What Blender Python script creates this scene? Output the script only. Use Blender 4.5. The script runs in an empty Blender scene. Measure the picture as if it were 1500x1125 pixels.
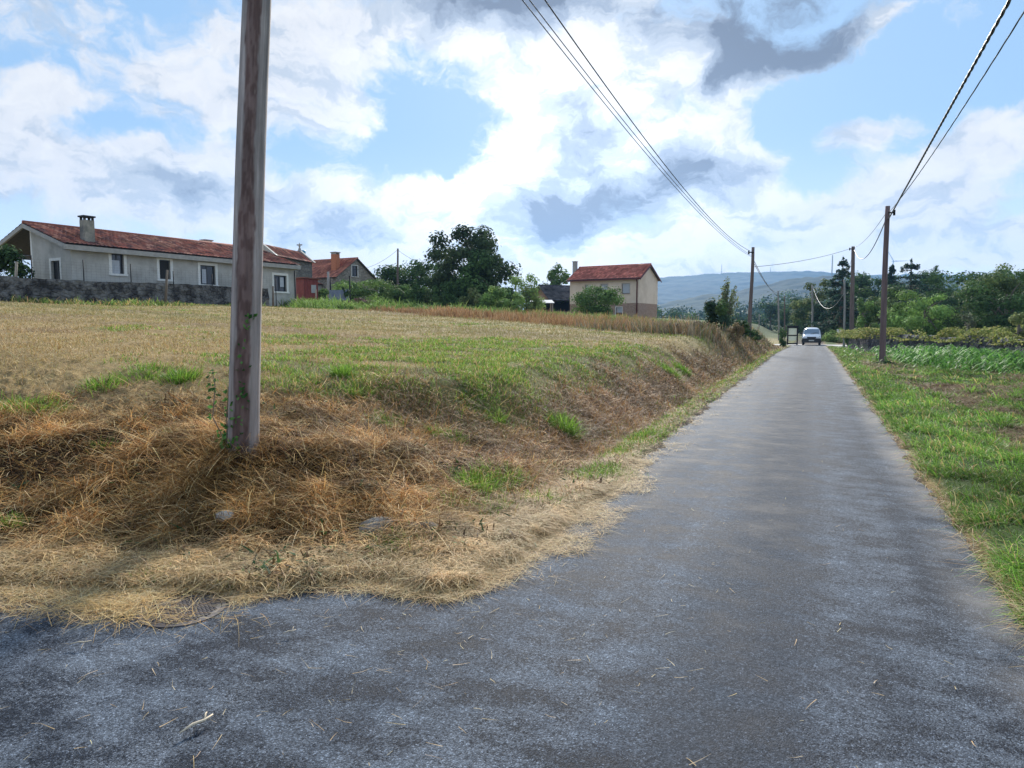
import bpy, math, random
import numpy as np
from mathutils import Vector, Matrix
random.seed(7)
RNG = np.random.default_rng(11)
SC = bpy.context.scene
COL = SC.collection
R = math.radians

# ------------------------------------------------------------------ camera
CAM_H = 1.7
PITCH = math.atan((562.5 - 476) / 1040)
cam_d = bpy.data.cameras.new('camera')
cam = bpy.data.objects.new('camera', cam_d)
COL.objects.link(cam)
cam.location = (0, 0, CAM_H)
cam.rotation_euler = (math.pi / 2 - PITCH, 0, 0)
cam_d.sensor_width = 36
cam_d.lens = 36 * 1040 / 1500
cam_d.clip_start = 0.05
cam_d.clip_end = 20000
SC.camera = cam

def ray(px, py):
    xc, yc = (px - 750) / 1040, -(py - 562.5) / 1040
    c, s = math.cos(PITCH), math.sin(PITCH)
    return np.array([xc, c + yc * s, -s + yc * c])

def P(px, py, Y):
    """world point seen at a photo pixel, Y metres ahead of the camera"""
    d = ray(px, py)
    return Vector(d / d[1] * Y + np.array([0, 0, CAM_H]))

def proj(p):
    c, s = math.cos(PITCH), math.sin(PITCH)
    f = p[1] * c - (p[2] - CAM_H) * s; u = p[1] * s + (p[2] - CAM_H) * c
    return 750 + 1040 * p[0] / f, 562.5 - 1040 * u / f

# ------------------------------------------------------------------ noise
def _h(ix, iy, seed):
    n = (ix.astype(np.int64) * 374761393 + iy.astype(np.int64) * 668265263 + seed * 974711) & 0x7fffffff
    n = ((n ^ (n >> 13)) * 1274126177) & 0x7fffffff
    return ((n ^ (n >> 16)) & 0xffff) / 65535.0

def vn(x, y, seed=0):
    x = np.asarray(x, float); y = np.asarray(y, float)
    ix = np.floor(x); iy = np.floor(y)
    fx = x - ix; fy = y - iy
    fx = fx * fx * (3 - 2 * fx); fy = fy * fy * (3 - 2 * fy)
    a = _h(ix, iy, seed); b = _h(ix + 1, iy, seed); c = _h(ix, iy + 1, seed); d = _h(ix + 1, iy + 1, seed)
    return (a * (1 - fx) + b * fx) * (1 - fy) + (c * (1 - fx) + d * fx) * fy

def fbm(x, y, seed=0, octv=4):
    t = 0; a = 0.5; n = 0
    for k in range(octv):
        t = t + a * vn(x * 2 ** k, y * 2 ** k, seed + k * 17); n += a; a *= 0.5
    return t / n

def sstep(a, b, x):
    t = np.clip((np.asarray(x, float) - a) / (b - a), 0, 1)
    return t * t * (3 - 2 * t)

# ------------------------------------------------------------------ terrain
EX, EY = 0.3904, 0.9207            # along the lane;  lateral (right) is (EY, -EX)
def st(x, y):
    return EX * x + EY * y, EY * x - EX * y
def xy(s, t):
    return EX * s + EY * t, EY * s - EX * t
T_L, T_R = -1.86, 1.07

def g0(px, py):
    d = ray(px, py); k = -CAM_H / d[2]
    return (d[0] * k, d[1] * k)
EDGE = [(-80, 5.2), (-20, 5.0)] + [g0(*p) for p in ((-260, 872), (0, 869), (130, 872), (250, 872), (330, 878), (430, 868), (560, 863), (640, 877),
                                     (720, 862), (775, 828), (830, 782), (900, 727))] + [xy(12, T_L), xy(20, T_L), xy(40, T_L - .05), xy(70, T_L - .1), xy(140, T_L)]
EDGE = np.array(EDGE)

def left_dist(x, y):
    """signed distance from the asphalt edge into the left field (positive inside the field)"""
    x = np.asarray(x, float); y = np.asarray(y, float)
    best = np.full(x.shape, 1e9); sgn = np.ones(x.shape)
    for (ax, ay), (bx, by) in zip(EDGE[:-1], EDGE[1:]):
        dx, dy = bx - ax, by - ay
        L = dx * dx + dy * dy
        t = np.clip(((x - ax) * dx + (y - ay) * dy) / L, 0, 1)
        qx, qy = x - ax - t * dx, y - ay - t * dy
        d = qx * qx + qy * qy
        m = d < best
        best = np.where(m, d, best)
        sgn = np.where(m, np.sign(dx * qy - dy * qx), sgn)
    return np.sqrt(best) * sgn

MH = g0(268, 890)
def dip(s):
    return -.45 * sstep(40, 84, s)

def corner_w(s, t):
    """1 near the junction corner with the hay bank, 0 along the straight lane"""
    return 1 - sstep(5.0, 9.5, s + 0.0 * t)

def H(x, y, detail=True):
    x = np.asarray(x, float); y = np.asarray(y, float)
    s, t = st(x, y)
    dl = left_dist(x, y)
    cw = corner_w(s, t)
    edge_n = (fbm(x * 2.2, y * 2.2, 5, 4) - .5) * .32 + (fbm(x * 9, y * 9, 9, 3) - .5) * .16
    edge_n = edge_n * (1 - .6 * cw)
    # left field
    far = np.clip(-t - 3.5, -1, 60)
    field = .80 + .055 * far + .012 * np.clip(s, 0, 90)
    keep = 1 - (1 - sstep(-8, -15, t)) * sstep(56, 74, s)
    field = field * keep
    w0 = .3 * cw + .75 * (1 - cw); w1 = 6.0 * cw + 2.6 * (1 - cw)
    bump = (fbm(x * .9, y * .9, 3, 3) - .5) * .25
    dd = dl + bump * .8 * sstep(.3, 1.2, dl)
    rise = cw * (.5 * sstep(.55, 2.6, dd) + .5 * sstep(1.5, 6.0, dd)) + (1 - cw) * sstep(w0, w1, dd)
    zl = field * rise + .012 + .03 * sstep(0, .5, dl)
    lump = (fbm(x * 1.7, y * 1.7, 21, 4) - .5) * (.10 + .03 * cw * sstep(.3, 1.2, dl) * (1 - sstep(3.5, 5, dl)))
    zl = zl + lump * sstep(.25, .9, dl)
    # ditch foot along the straight lane
    zl = zl - .10 * (1 - cw) * np.exp(-((dl - .8) / .3) ** 2) * keep
    # mound of hay round the near pole
    zl = zl + .10 * np.exp(-(((x + 2.5) / .8) ** 2 + ((y - 6.6) / .6) ** 2))
    zl = zl + (fbm(x * .12, y * .12, 33, 3) - .5) * .35 * sstep(4, 20, dl)
    # right side
    dr = t - T_R
    zr = .012 + .03 * sstep(0, .4, dr) - .12 * sstep(.6, 2.0, dr) + (fbm(x * 1.3, y * 1.3, 41, 4) - .5) * .26 * sstep(.4, 1.6, dr)
    zr = zr + (fbm(x * .1, y * .1, 44, 2) - .5) * .4 * sstep(6, 20, dr)
    dlm = dl + edge_n - .12; drm = dr + edge_n * .8 - .07
    z = np.where(dl > -.35, np.where(dlm > 0, zl, -.032 + np.clip(dlm, -.4, 0) * .09 ), -.05)
    z = np.where(dr > -.35, np.where(drm > 0, zr, -.032 + np.clip(drm, -.4, 0) * .09), z)
    # smooth contact so the edge crumbles instead of stepping
    z = np.where((dl > -.35) & (dlm > 0), np.minimum(z, -.030 + dlm * .35 + .02 * sstep(0, .1, dlm) + 5 * sstep(.4, .9, dlm)), z)
    z = np.where((dr > -.35) & (drm > 0), np.minimum(z, -.030 + drm * .35 + .02 * sstep(0, .1, drm) + 5 * sstep(.4, .9, drm)), z)
    # cross road beyond the van
    z = np.where((s > 80) & (s < 86) & (t > -9), np.minimum(z, -.05), z)
    # cut-hay clods: short steep lumps that shade one another
    clod = np.abs(fbm(x * 5.5, y * 5.5, 55, 4) - .5) * 2
    z = z + (cw * .09 + (1 - cw) * .05 * (1 - sstep(3, 5, dl))) * (clod - .3) * sstep(.5, 1.2, dl) * (1 - sstep(4.0, 6.5, dl))
    # clear round the manhole
    mhd = np.hypot(x - MH[0], y - MH[1])
    z = np.where(mhd < .33, np.minimum(z, -.06), z)
    z = z + dip(s)
    r = np.hypot(x, y)
    z = z * (1 - sstep(300, 700, r)) - 4 * sstep(300, 700, r)
    return z

def RZ(x, y):
    """height of the asphalt"""
    t = np.clip(st(np.asarray(x, float), np.asarray(y, float))[1], T_L, T_R)
    return .03 * (1 - ((t - (T_L + T_R) / 2) / 1.5) ** 2) - .018

def hz(x, y):
    return float(H(np.array([x]), np.array([y]))[0])

def ground(px, py, lo=1.5, hi=160):
    """where the sight line through a photo pixel meets the ground"""
    d = ray(px, py); d = d / d[1]
    Y = np.geomspace(lo, hi, 4000)
    z = CAM_H + d[2] * Y - H(d[0] * Y, Y)
    i = int(np.argmax(z < 0.0)) or len(Y) - 1
    return Vector((d[0] * Y[i], Y[i], hz(d[0] * Y[i], Y[i])))

# ------------------------------------------------------------------ objects
def tag(o, label=None, cat=None, group=None, kind=None):
    if label: o['label'] = label
    if cat: o['category'] = cat
    if group: o['group'] = group
    if kind: o['kind'] = kind
    return o

def empty(name, loc=(0, 0, 0), rz=0, label=None, cat=None, group=None):
    o = bpy.data.objects.new(name, None)
    o.empty_display_size = .3
    COL.objects.link(o)
    o.location = loc; o.rotation_euler = (0, 0, rz)
    return tag(o, label, cat, group)

def link(name, me, mat, parent=None):
    o = bpy.data.objects.new(name, me)
    COL.objects.link(o)
    if mat: me.materials.append(mat)
    if parent: o.parent = parent
    return o

def quads_mesh(name, V, F, C=None, smooth=False):
    """V (n,3), F (m,4) or (m,3) numpy, C (n,3) linear vertex colours"""
    me = bpy.data.meshes.new(name)
    V = np.asarray(V, np.float32); F = np.asarray(F, np.int32)
    k = F.shape[1]
    me.vertices.add(len(V)); me.vertices.foreach_set('co', V.ravel())
    me.loops.add(F.size); me.loops.foreach_set('vertex_index', F.ravel())
    me.polygons.add(len(F))
    me.polygons.foreach_set('loop_start', np.arange(0, F.size, k, dtype=np.int32))
    if smooth: me.polygons.foreach_set('use_smooth', np.ones(len(F), bool))
    if C is not None:
        a = me.attributes.new('col', 'FLOAT_COLOR', 'POINT')
        c4 = np.ones((len(V), 4), np.float32); c4[:, :3] = C
        a.data.foreach_set('color', c4.ravel())
    me.update(calc_edges=True)
    me.validate()
    return me

class MB:
    """collects shapes into one mesh, in a local frame (matrix M)"""
    def __init__(s, M=None):
        s.v = []; s.f = []; s.c = []; s.M = M; s.cur = None; s.sm = []
    def add(s, verts, faces, smooth=False):
        n = len(s.v)
        for p in verts:
            p = Vector(p)
            s.v.append(s.M @ p if s.M else p)
            s.c.append(s.cur or (1, 1, 1))
        for f in faces:
            s.f.append([n + i for i in f]); s.sm.append(smooth)
        return s
    def box(s, x0, x1, y0, y1, z0, z1):
        v = [(x, y, z) for z in (z0, z1) for y in (y0, y1) for x in (x0, x1)]
        return s.add(v, [(0, 2, 3, 1), (4, 5, 7, 6), (0, 1, 5, 4), (2, 6, 7, 3), (0, 4, 6, 2), (1, 3, 7, 5)])
    def prism(s, poly, axis, a, b):
        """extrude a 2-D polygon: axis 'x' -> poly is (y,z); 'y' -> (x,z); 'z' -> (x,y)"""
        def mk(p, k):
            return {'x': (k, p[0], p[1]), 'y': (p[0], k, p[1]), 'z': (p[0], p[1], k)}[axis]
        n = len(poly)
        v = [mk(p, a) for p in poly] + [mk(p, b) for p in poly]
        f = [tuple(range(n))[::-1], tuple(range(n, 2 * n))]
        for i in range(n):
            j = (i + 1) % n
            f.append((i, j, n + j, n + i))
        return s.add(v, f)
    def tube(s, pts, rad, n=8, cap=True):
        pts = [Vector(p) for p in pts]
        if not hasattr(rad, '__len__'): rad = [rad] * len(pts)
        v = []; f = []
        a = None
        for i, p in enumerate(pts):
            d = (pts[min(i + 1, len(pts) - 1)] - pts[max(i - 1, 0)]).normalized()
            if a is None:
                a = d.orthogonal().normalized()
            a = (a - d * a.dot(d)).normalized()
            b = d.cross(a)
            for k in range(n):
                an = 2 * math.pi * k / n
                v.append(p + (a * math.cos(an) + b * math.sin(an)) * rad[i])
        for i in range(len(pts) - 1):
            for k in range(n):
                k2 = (k + 1) % n
                f.append((i * n + k, i * n + k2, (i + 1) * n + k2, (i + 1) * n + k))
        if cap:
            f.append(tuple(range(n))[::-1]); f.append(tuple((len(pts) - 1) * n + k for k in range(n)))
        return s.add(v, f, smooth=True)
    def lathe(s, prof, n=16, c=(0, 0, 0)):
        v = []; f = []
        for (r, z) in prof:
            for k in range(n):
                an = 2 * math.pi * k / n
                v.append((c[0] + r * math.cos(an), c[1] + r * math.sin(an), c[2] + z))
        for i in range(len(prof) - 1):
            for k in range(n):
                k2 = (k + 1) % n
                f.append((i * n + k, i * n + k2, (i + 1) * n + k2, (i + 1) * n + k))
        f.append(tuple(range(n))[::-1]); f.append(tuple((len(prof) - 1) * n + k for k in range(n)))
        return s.add(v, f, smooth=True)
    def build(s, name, mat, parent=None, bevel=0):
        me = bpy.data.meshes.new(name)
        me.from_pydata([tuple(p) for p in s.v], [], s.f)
        me.polygons.foreach_set('use_smooth', s.sm)
        a = me.attributes.new('col', 'FLOAT_COLOR', 'POINT')
        a.data.foreach_set('color', [k for c in s.c for k in (c[0], c[1], c[2], 1)])
        me.update()
        o = link(name, me, mat, parent)
        if bevel:
            m = o.modifiers.new('bevel', 'BEVEL'); m.width = bevel; m.segments = 2; m.limit_method = 'ANGLE'
        return o

# ------------------------------------------------------------------ materials
def new_mat(name):
    m = bpy.data.materials.new(name); m.use_nodes = True
    nt = m.node_tree; nt.nodes.clear()
    out = nt.nodes.new('ShaderNodeOutputMaterial')
    return m, nt, out

def nd(nt, typ, **kw):
    n = nt.nodes.new(typ)
    for k, v in kw.items():
        if k.startswith('i_'):
            key = k[2:]
            key = int(key) if key.isdigit() else key.replace('_', ' ')
            n.inputs[key].default_value = v
        else:
            setattr(n, k, v)
    return n

def noise(nt, scale, detail=4, rough=.55, coord='Object', vec=None, sx=(1, 1, 1)):
    n = nd(nt, 'ShaderNodeTexNoise')
    n.inputs['Scale'].default_value = scale; n.inputs['Detail'].default_value = detail; n.inputs['Roughness'].default_value = rough
    if vec is None:
        tc = nd(nt, 'ShaderNodeTexCoord'); mp = nd(nt, 'ShaderNodeMapping'); mp.inputs['Scale'].default_value = sx
        nt.links.new(tc.outputs[coord], mp.inputs['Vector']); vec = mp.outputs[0]
    nt.links.new(vec, n.inputs['Vector'])
    return n.outputs['Fac']

def ramp(nt, fac, stops):
    r = nd(nt, 'ShaderNodeValToRGB')
    el = r.color_ramp.elements
    while len(el) < len(stops): el.new(.5)
    for e, (p, c) in zip(el, stops):
        e.position = p
        e.color = (c, c, c, 1) if not hasattr(c, '__len__') else (*c, 1)
    nt.links.new(fac, r.inputs[0])
    return r.outputs[0]

def mixc(nt, fac, a, b, mode='MIX'):
    m = nd(nt, 'ShaderNodeMix', data_type='RGBA', blend_type=mode)
    for val, idx in ((fac, 0), (a, 6), (b, 7)):
        if hasattr(val, 'is_output') or isinstance(val, bpy.types.NodeSocket): nt.links.new(val, m.inputs[idx])
        elif idx == 0: m.inputs[0].default_value = val
        else: m.inputs[idx].default_value = (*val, 1)
    return m.outputs[2]

def finish(nt, out, col, rough=.8, bump=None, bump_d=.02, bump_s=.6, metal=0, spec=.4):
    b = nd(nt, 'ShaderNodeBsdfPrincipled')
    if isinstance(col, bpy.types.NodeSocket): nt.links.new(col, b.inputs['Base Color'])
    else: b.inputs['Base Color'].default_value = (*col, 1)
    if isinstance(rough, bpy.types.NodeSocket): nt.links.new(rough, b.inputs['Roughness'])
    else: b.inputs['Roughness'].default_value = rough
    b.inputs['Metallic'].default_value = metal
    b.inputs['Specular IOR Level'].default_value = spec
    if bump is not None:
        bm = nd(nt, 'ShaderNodeBump'); bm.inputs['Distance'].default_value = bump_d; bm.inputs['Strength'].default_value = bump_s
        nt.links.new(bump, bm.inputs['Height']); nt.links.new(bm.outputs[0], b.inputs['Normal'])
    nt.links.new(b.outputs[0], out.inputs[0])
    return b

def mat_rough(name, c1, c2, scale=6, rough=.85, bd=.01, detail=6, sx=(1, 1, 1), stain=None, spec=.3):
    """weathered surface: two tones by noise, optional larger stains, bump"""
    m, nt, out = new_mat(name)
    f = noise(nt, scale, detail, .65, sx=sx)
    c = mixc(nt, ramp(nt, f, [(.3, 0), (.7, 1)]), c1, c2)
    if stain:
        f2 = noise(nt, stain[1], 5, .6)
        c = mixc(nt, ramp(nt, f2, [(.45, 0), (.68, 1)]), c, stain[0])
    finish(nt, out, c, rough, f, bd, .7, spec=spec)
    return m

def mat_attr(name, rough=.85, scale=20, amt=.35, bd=.004, spec=.25, metal=0):
    m, nt, out = new_mat(name)
    at = nd(nt, 'ShaderNodeAttribute', attribute_name='col')
    f = noise(nt, scale, 5, .6)
    g = ramp(nt, f, [(.2, 1 - amt), (.8, 1 + amt * .4)])
    c = mixc(nt, 1.0, at.outputs['Color'], g, 'MULTIPLY')
    finish(nt, out, c, rough, f, bd, .6, metal, spec)
    return m

def mat_leaf(name, trans=.35, rough=.6, spec=.2):
    m, nt, out = new_mat(name)
    at = nd(nt, 'ShaderNodeAttribute', attribute_name='col')
    b = nd(nt, 'ShaderNodeBsdfPrincipled')
    b.inputs['Roughness'].default_value = rough; b.inputs['Specular IOR Level'].default_value = spec
    nt.links.new(at.outputs['Color'], b.inputs['Base Color'])
    t = nd(nt, 'ShaderNodeBsdfTranslucent')
    nt.links.new(at.outputs['Color'], t.inputs['Color'])
    mx = nd(nt, 'ShaderNodeMixShader'); mx.inputs[0].default_value = trans
    nt.links.new(b.outputs[0], mx.inputs[1]); nt.links.new(t.outputs[0], mx.inputs[2])
    nt.links.new(mx.outputs[0], out.inputs[0])
    return m

def mat_plain(name, c, rough=.5, metal=0, spec=.5, var=.15, scale=8):
    m, nt, out = new_mat(name)
    f = noise(nt, scale, 4, .6)
    k = ramp(nt, f, [(.3, 1 - var), (.7, 1)])
    finish(nt, out, mixc(nt, 1.0, c, k, 'MULTIPLY'), rough, metal=metal, spec=spec)
    return m

M = {}
M['leaf'] = mat_leaf('leaf', .30, .7, .06)
M['grass'] = mat_leaf('grass_blade', .42, .55, .15)
M['straw'] = mat_leaf('straw_blade', .16, .7, .12)
M['bark'] = mat_rough('bark', (.10, .075, .055), (.22, .18, .14), 9, sx=(1, 1, .2), bd=.02)
M['attr'] = mat_attr('painted_attr')
M['tile'] = mat_attr('clay_tile', .8, 7, .45, .006)
M['wood_pole'] = mat_rough('weathered_pole_wood', (.09, .062, .055), (.21, .16, .145), 14, sx=(1, 1, .06), bd=.006)
M['grey_pole'] = mat_rough('grey_pole_wood', (.20, .19, .18), (.33, .31, .29), 10, sx=(1, 1, .08), bd=.005)
M['stake'] = mat_rough('stake_wood', (.22, .18, .14), (.42, .36, .29), 10, sx=(1, 1, .1), bd=.006)
M['render_wall'] = mat_rough('cement_render', (.40, .385, .35), (.48, .465, .43), 2.2, .9, .004, stain=((.31, .30, .27), .9))
M['white_trim'] = mat_rough('pale_window_surround', (.66, .65, .61), (.76, .75, .71), 6, .8, .003)
M['concrete'] = mat_rough('concrete', (.28, .27, .25), (.42, .40, .37), 5, .9, .006)
M['dark'] = mat_plain('dark_interior', (.02, .02, .022), .8)  # near-black: painted shade inside rooms and the barn, plain colour on caps
M['black_metal'] = mat_plain('black_metal', (.016, .016, .018), .7, 0, .2)
M['frame_dark'] = mat_plain('dark_window_frame', (.02, .022, .026), .4)
M['glass'] = mat_plain('window_glass', (.02, .026, .04), .08, 0, .6)
M['blind'] = mat_plain('window_blind', (.45, .48, .52), .6)
M['cable'] = mat_plain('cable_rubber', (.035, .035, .04), .5)
M['cable_pale'] = mat_plain('pale_cable', (.3, .3, .3), .5)
# ------------------------------------------------------------------ sky and sun
SUN_AZ, SUN_EL = R(7), R(27)
EXPO = 0.65
def build_sky():
    w = bpy.data.worlds.new('World'); SC.world = w; w.use_nodes = True
    nt = w.node_tree; nt.nodes.clear()
    L = nt.links.new
    out = nd(nt, 'ShaderNodeOutputWorld'); bg = nd(nt, 'ShaderNodeBackground')
    STR = .1
    bg.inputs['Strength'].default_value = STR
    L(bg.outputs[0], out.inputs[0])
    sky = nd(nt, 'ShaderNodeTexSky', sky_type='NISHITA')
    sky.sun_disc = False; sky.sun_elevation = SUN_EL; sky.sun_rotation = SUN_AZ
    sky.air_density = 1.0; sky.dust_density = .6; sky.ozone_density = 2.0; sky.altitude = 200
    tc = nd(nt, 'ShaderNodeTexCoord')
    sep = nd(nt, 'ShaderNodeSeparateXYZ'); L(tc.outputs['Generated'], sep.inputs[0])
    def mth(op, a, b=None, c=None):
        n = nd(nt, 'ShaderNodeMath', operation=op)
        for i, v in enumerate((a, b, c)):
            if v is None: continue
            if isinstance(v, bpy.types.NodeSocket): L(v, n.inputs[i])
            else: n.inputs[i].default_value = v
        return n.outputs[0]
    az = mth('ARCTAN2', sep.outputs[0], sep.outputs[1])
    el = mth('ARCSINE', sep.outputs[2])
    cmb = nd(nt, 'ShaderNodeCombineXYZ'); L(az, cmb.inputs[0]); L(el, cmb.inputs[1])
    # domain warp of the sky direction
    def nz(scale, detail, rough, vec, dist=0.0, sx=(1, 1, 1), loc=(0, 0, 0), colr=False):
        mp = nd(nt, 'ShaderNodeMapping'); mp.inputs['Scale'].default_value = sx; mp.inputs['Location'].default_value = loc
        L(vec, mp.inputs[0])
        n = nd(nt, 'ShaderNodeTexNoise'); n.inputs['Scale'].default_value = scale; n.inputs['Detail'].default_value = detail
        n.inputs['Roughness'].default_value = rough; n.inputs['Distortion'].default_value = dist
        L(mp.outputs[0], n.inputs['Vector'])
        return n.outputs['Color' if colr else 'Fac']
    def vm(op, a, b):
        n = nd(nt, 'ShaderNodeVectorMath', operation=op)
        for i, v in enumerate((a, b)):
            if isinstance(v, bpy.types.NodeSocket): L(v, n.inputs[i])
            else: n.inputs[i].default_value = v
        return n.outputs[0]
    wn = vm('SUBTRACT', nz(7, 5, .6, cmb.outputs[0], loc=(3, 1, 2), colr=True), (.5, .5, .5))
    warped = vm('ADD', cmb.outputs[0], vm('MULTIPLY', wn, (.15, .10, 0)))
    def ang(px, py):
        d = ray(px, py); d = d / np.linalg.norm(d)
        return math.atan2(d[0], d[1]), math.asin(d[2])
    def blobs(lst, vec):
        acc = None
        for (px, py, rx, ry, rot, k) in lst:
            a0, e0 = ang(px, py)
            mp = nd(nt, 'ShaderNodeMapping', vector_type='TEXTURE')
            mp.inputs['Location'].default_value = (a0, e0, 0)
            mp.inputs['Rotation'].default_value = (0, 0, R(rot))
            mp.inputs['Scale'].default_value = (rx / 1040, ry / 1040, 1)
            L(vec, mp.inputs[0])
            ln = nd(nt, 'ShaderNodeVectorMath', operation='LENGTH'); L(mp.outputs[0], ln.inputs[0])
            mr = nd(nt, 'ShaderNodeMapRange', interpolation_type='SMOOTHSTEP')
            mr.inputs['From Min'].default_value = 0; mr.inputs['From Max'].default_value = 1.5
            mr.inputs['To Min'].default_value = k; mr.inputs['To Max'].default_value = 0
            L(ln.outputs['Value'], mr.inputs['Value'])
            acc = mr.outputs[0] if acc is None else mth('ADD', acc, mr.outputs[0])
        return acc
    COVER = [(200, 95, 300, 95, 0, .62), (68, 165, 55, 32, 0, .75), (440, 140, 150, 80, 0, .6),
             (200, 262, 440, 58, -4, 1.0), (520, 330, 280, 60, -4, .7), (640, 40, 260, 80, 0, .8), (880, 70, 110, 120, 0, .9),
             (860, 225, 190, 110, 10, 1.0), (1050, 240, 110, 75, 10, 1.0), (720, 290, 170, 75, 0, .7), (1090, 70, 150, 75, 10, 1.0), (1250, 45, 120, 24, 12, .6),
             (1270, 190, 85, 26, 18, .75), (1340, 262, 250, 46, 10, .7), (1185, 310, 210, 50, 12, .6), (1480, 165, 60, 36, 0, .7),
             (1190, 160, 22, 12, 0, .6), (750, 390, 900, 46, 0, .7), (1050, 345, 330, 60, 0, .5), (1400, 340, 250, 40, 0, .6),
             (600, 145, 80, 75, 0, -.55), (1000, 135, 55, 55, 0, -.7), (1340, 115, 170, 50, 5, -.42), (1185, 235, 40, 60, 0, -.5), (640, 225, 90, 40, 0, -.45), (150, 188, 120, 20, 0, -.45), (1120, 150, 60, 25, 0, -.4), (480, 260, 60, 20, 0, -.2)]
    DARK = [(1110, 25, 135, 78, -12, 2.3), (745, -5, 200, 44, 0, 1.6), (1075, 85, 55, 40, 20, .9), (845, 175, 72, 68, 35, 1.05), (885, 285, 160, 72, 15, 1.2), (1055, 250, 90, 45, 10, 1.0),
            (805, 325, 90, 42, 0, .9), (160, 272, 330, 50, -3, .6), (470, 300, 200, 40, -8, .4), (40, 50, 120, 80, 0, .5), (420, 100, 130, 50, 0, .4), (330, 30, 220, 30, 0, .35),
            (1410, 345, 180, 24, 0, .5), (1330, 280, 170, 20, 10, .45), (520, 350, 160, 25, 0, .4), (930, 120, 50, 40, 0, .45)]
    n1 = nz(6.5, 7, .60, warped, .3, (1, 1.5, 1))
    n2 = nz(17, 6, .62, warped, .2, (1, 1.4, 1), (5, 2, 0))
    cov = mth('ADD', blobs(COVER, warped), mth('MULTIPLY', mth('SUBTRACT', n1, .5), 2.2))
    cov = mth('ADD', cov, mth('MULTIPLY', mth('SUBTRACT', n2, .5), 1.0))
    # unseen cloud away from the sun, added and brightened as fill light
    aw = nd(nt, 'ShaderNodeMapRange', interpolation_type='SMOOTHSTEP')
    aw.inputs['From Min'].default_value = .75; aw.inputs['From Max'].default_value = 1.5
    L(mth('ABSOLUTE', az), aw.inputs['Value'])
    cov = mth('ADD', cov, mth('MULTIPLY', aw.outputs[0], .35))
    cmask = nd(nt, 'ShaderNodeMapRange', interpolation_type='SMOOTHSTEP')
    cmask.inputs['From Min'].default_value = .2; cmask.inputs['From Max'].default_value = .72
    L(cov, cmask.inputs['Value'])
    n3 = nz(9, 6, .58, warped, .3, (1, 1.5, 1), (1.3, 7.7, 0))
    drk = mth('ADD', blobs(DARK, warped), mth('MULTIPLY', mth('SUBTRACT', n3, .50), 2.3))
    dmask = nd(nt, 'ShaderNodeMapRange', interpolation_type='SMOOTHSTEP')
    dmask.inputs['From Min'].default_value = -.05; dmask.inputs['From Max'].default_value = 2.0
    L(drk, dmask.inputs['Value'])
    def mix(f, a, b):
        m = nd(nt, 'ShaderNodeMix', data_type='RGBA')
        for v, i in ((f, 0), (a, 6), (b, 7)):
            if isinstance(v, bpy.types.NodeSocket): L(v, m.inputs[i])
            elif i == 0: m.inputs[0].default_value = v
            else: m.inputs[i].default_value = (*[q / STR for q in v], 1)
        return m.outputs[2]
    # clear sky: the Nishita sky with a thin pale veil
    clear = mix(.88, sky.outputs[0], (.225, .365, .55))
    # inner modelling: thin grey veins everywhere, denser undersides where the cloud is thick
    n4 = nz(13, 6, .62, warped, .4, (1, 1.9, 1), (8, 3, 0))
    dm = mth('ADD', dmask.outputs[0], mth('MULTIPLY', mth('MAXIMUM', mth('SUBTRACT', n4, .41), 0.0), 1.5))
    cr = nd(nt, 'ShaderNodeValToRGB'); cr.color_ramp.interpolation = 'EASE'
    el_ = cr.color_ramp.elements
    while len(el_) < 5: el_.new(.5)
    for e_, (p_, c_) in zip(el_, ((.0, (1.0, 1.0, 1.0)), (.18, (.92, .93, .96)), (.42, (.64, .71, .81)), (.70, (.42, .49, .61)), (1.0, (.23, .27, .35)))):
        e_.position = p_; e_.color = (*c_, 1)
    L(dm, cr.inputs[0])
    cs_ = nd(nt, 'ShaderNodeVectorMath', operation='SCALE'); L(cr.outputs[0], cs_.inputs[0]); glow = blobs([(790, 205, 280, 160, 0, .33), (760, 310, 400, 110, 0, .16)], cmb.outputs[0])
    L(mth('DIVIDE', mth('ADD', glow, .585), STR), cs_.inputs['Scale'])
    cloud = cs_.outputs[0]
    sc_ = nd(nt, 'ShaderNodeVectorMath', operation='SCALE'); L(cloud, sc_.inputs[0]); L(mth('MULTIPLY_ADD', aw.outputs[0], .55, 1.0), sc_.inputs['Scale']); cloud = sc_.outputs[0]
    hor = nd(nt, 'ShaderNodeMapRange', interpolation_type='SMOOTHSTEP')
    hor.inputs['From Min'].default_value = .0; hor.inputs['From Max'].default_value = .26
    hor.inputs['To Min'].default_value = .75; hor.inputs['To Max'].default_value = .0
    L(el, hor.inputs['Value'])
    base = mix(hor.outputs[0], clear, (.66, .70, .76))
    fin = mix(cmask.outputs[0], base, cloud)
    L(fin, bg.inputs['Color'])
    sl = bpy.data.lights.new('sun', 'SUN'); so = bpy.data.objects.new('sun', sl); COL.objects.link(so)
    sl.energy = 5.0; sl.angle = R(7); sl.color = (1, .95, .87)
    d = Vector((math.sin(SUN_AZ) * math.cos(SUN_EL), math.cos(SUN_AZ) * math.cos(SUN_EL), math.sin(SUN_EL)))
    so.rotation_euler = (-d).to_track_quat('-Z', 'Y').to_euler()
    so.location = d * 60
build_sky()
SC.world.cycles.sampling_method = 'NONE'
SC.view_settings.view_transform = 'Standard'; SC.view_settings.look = 'None'
SC.view_settings.exposure = EXPO; SC.view_settings.gamma = 1
SC.cycles.max_bounces = 6; SC.cycles.diffuse_bounces = 2; SC.cycles.glossy_bounces = 2; SC.cycles.transmission_bounces = 3
SC.cycles.volume_bounces = 0; SC.cycles.transparent_max_bounces = 6
SC.cycles.use_denoising = True
SC.render.film_transparent = False

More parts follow.
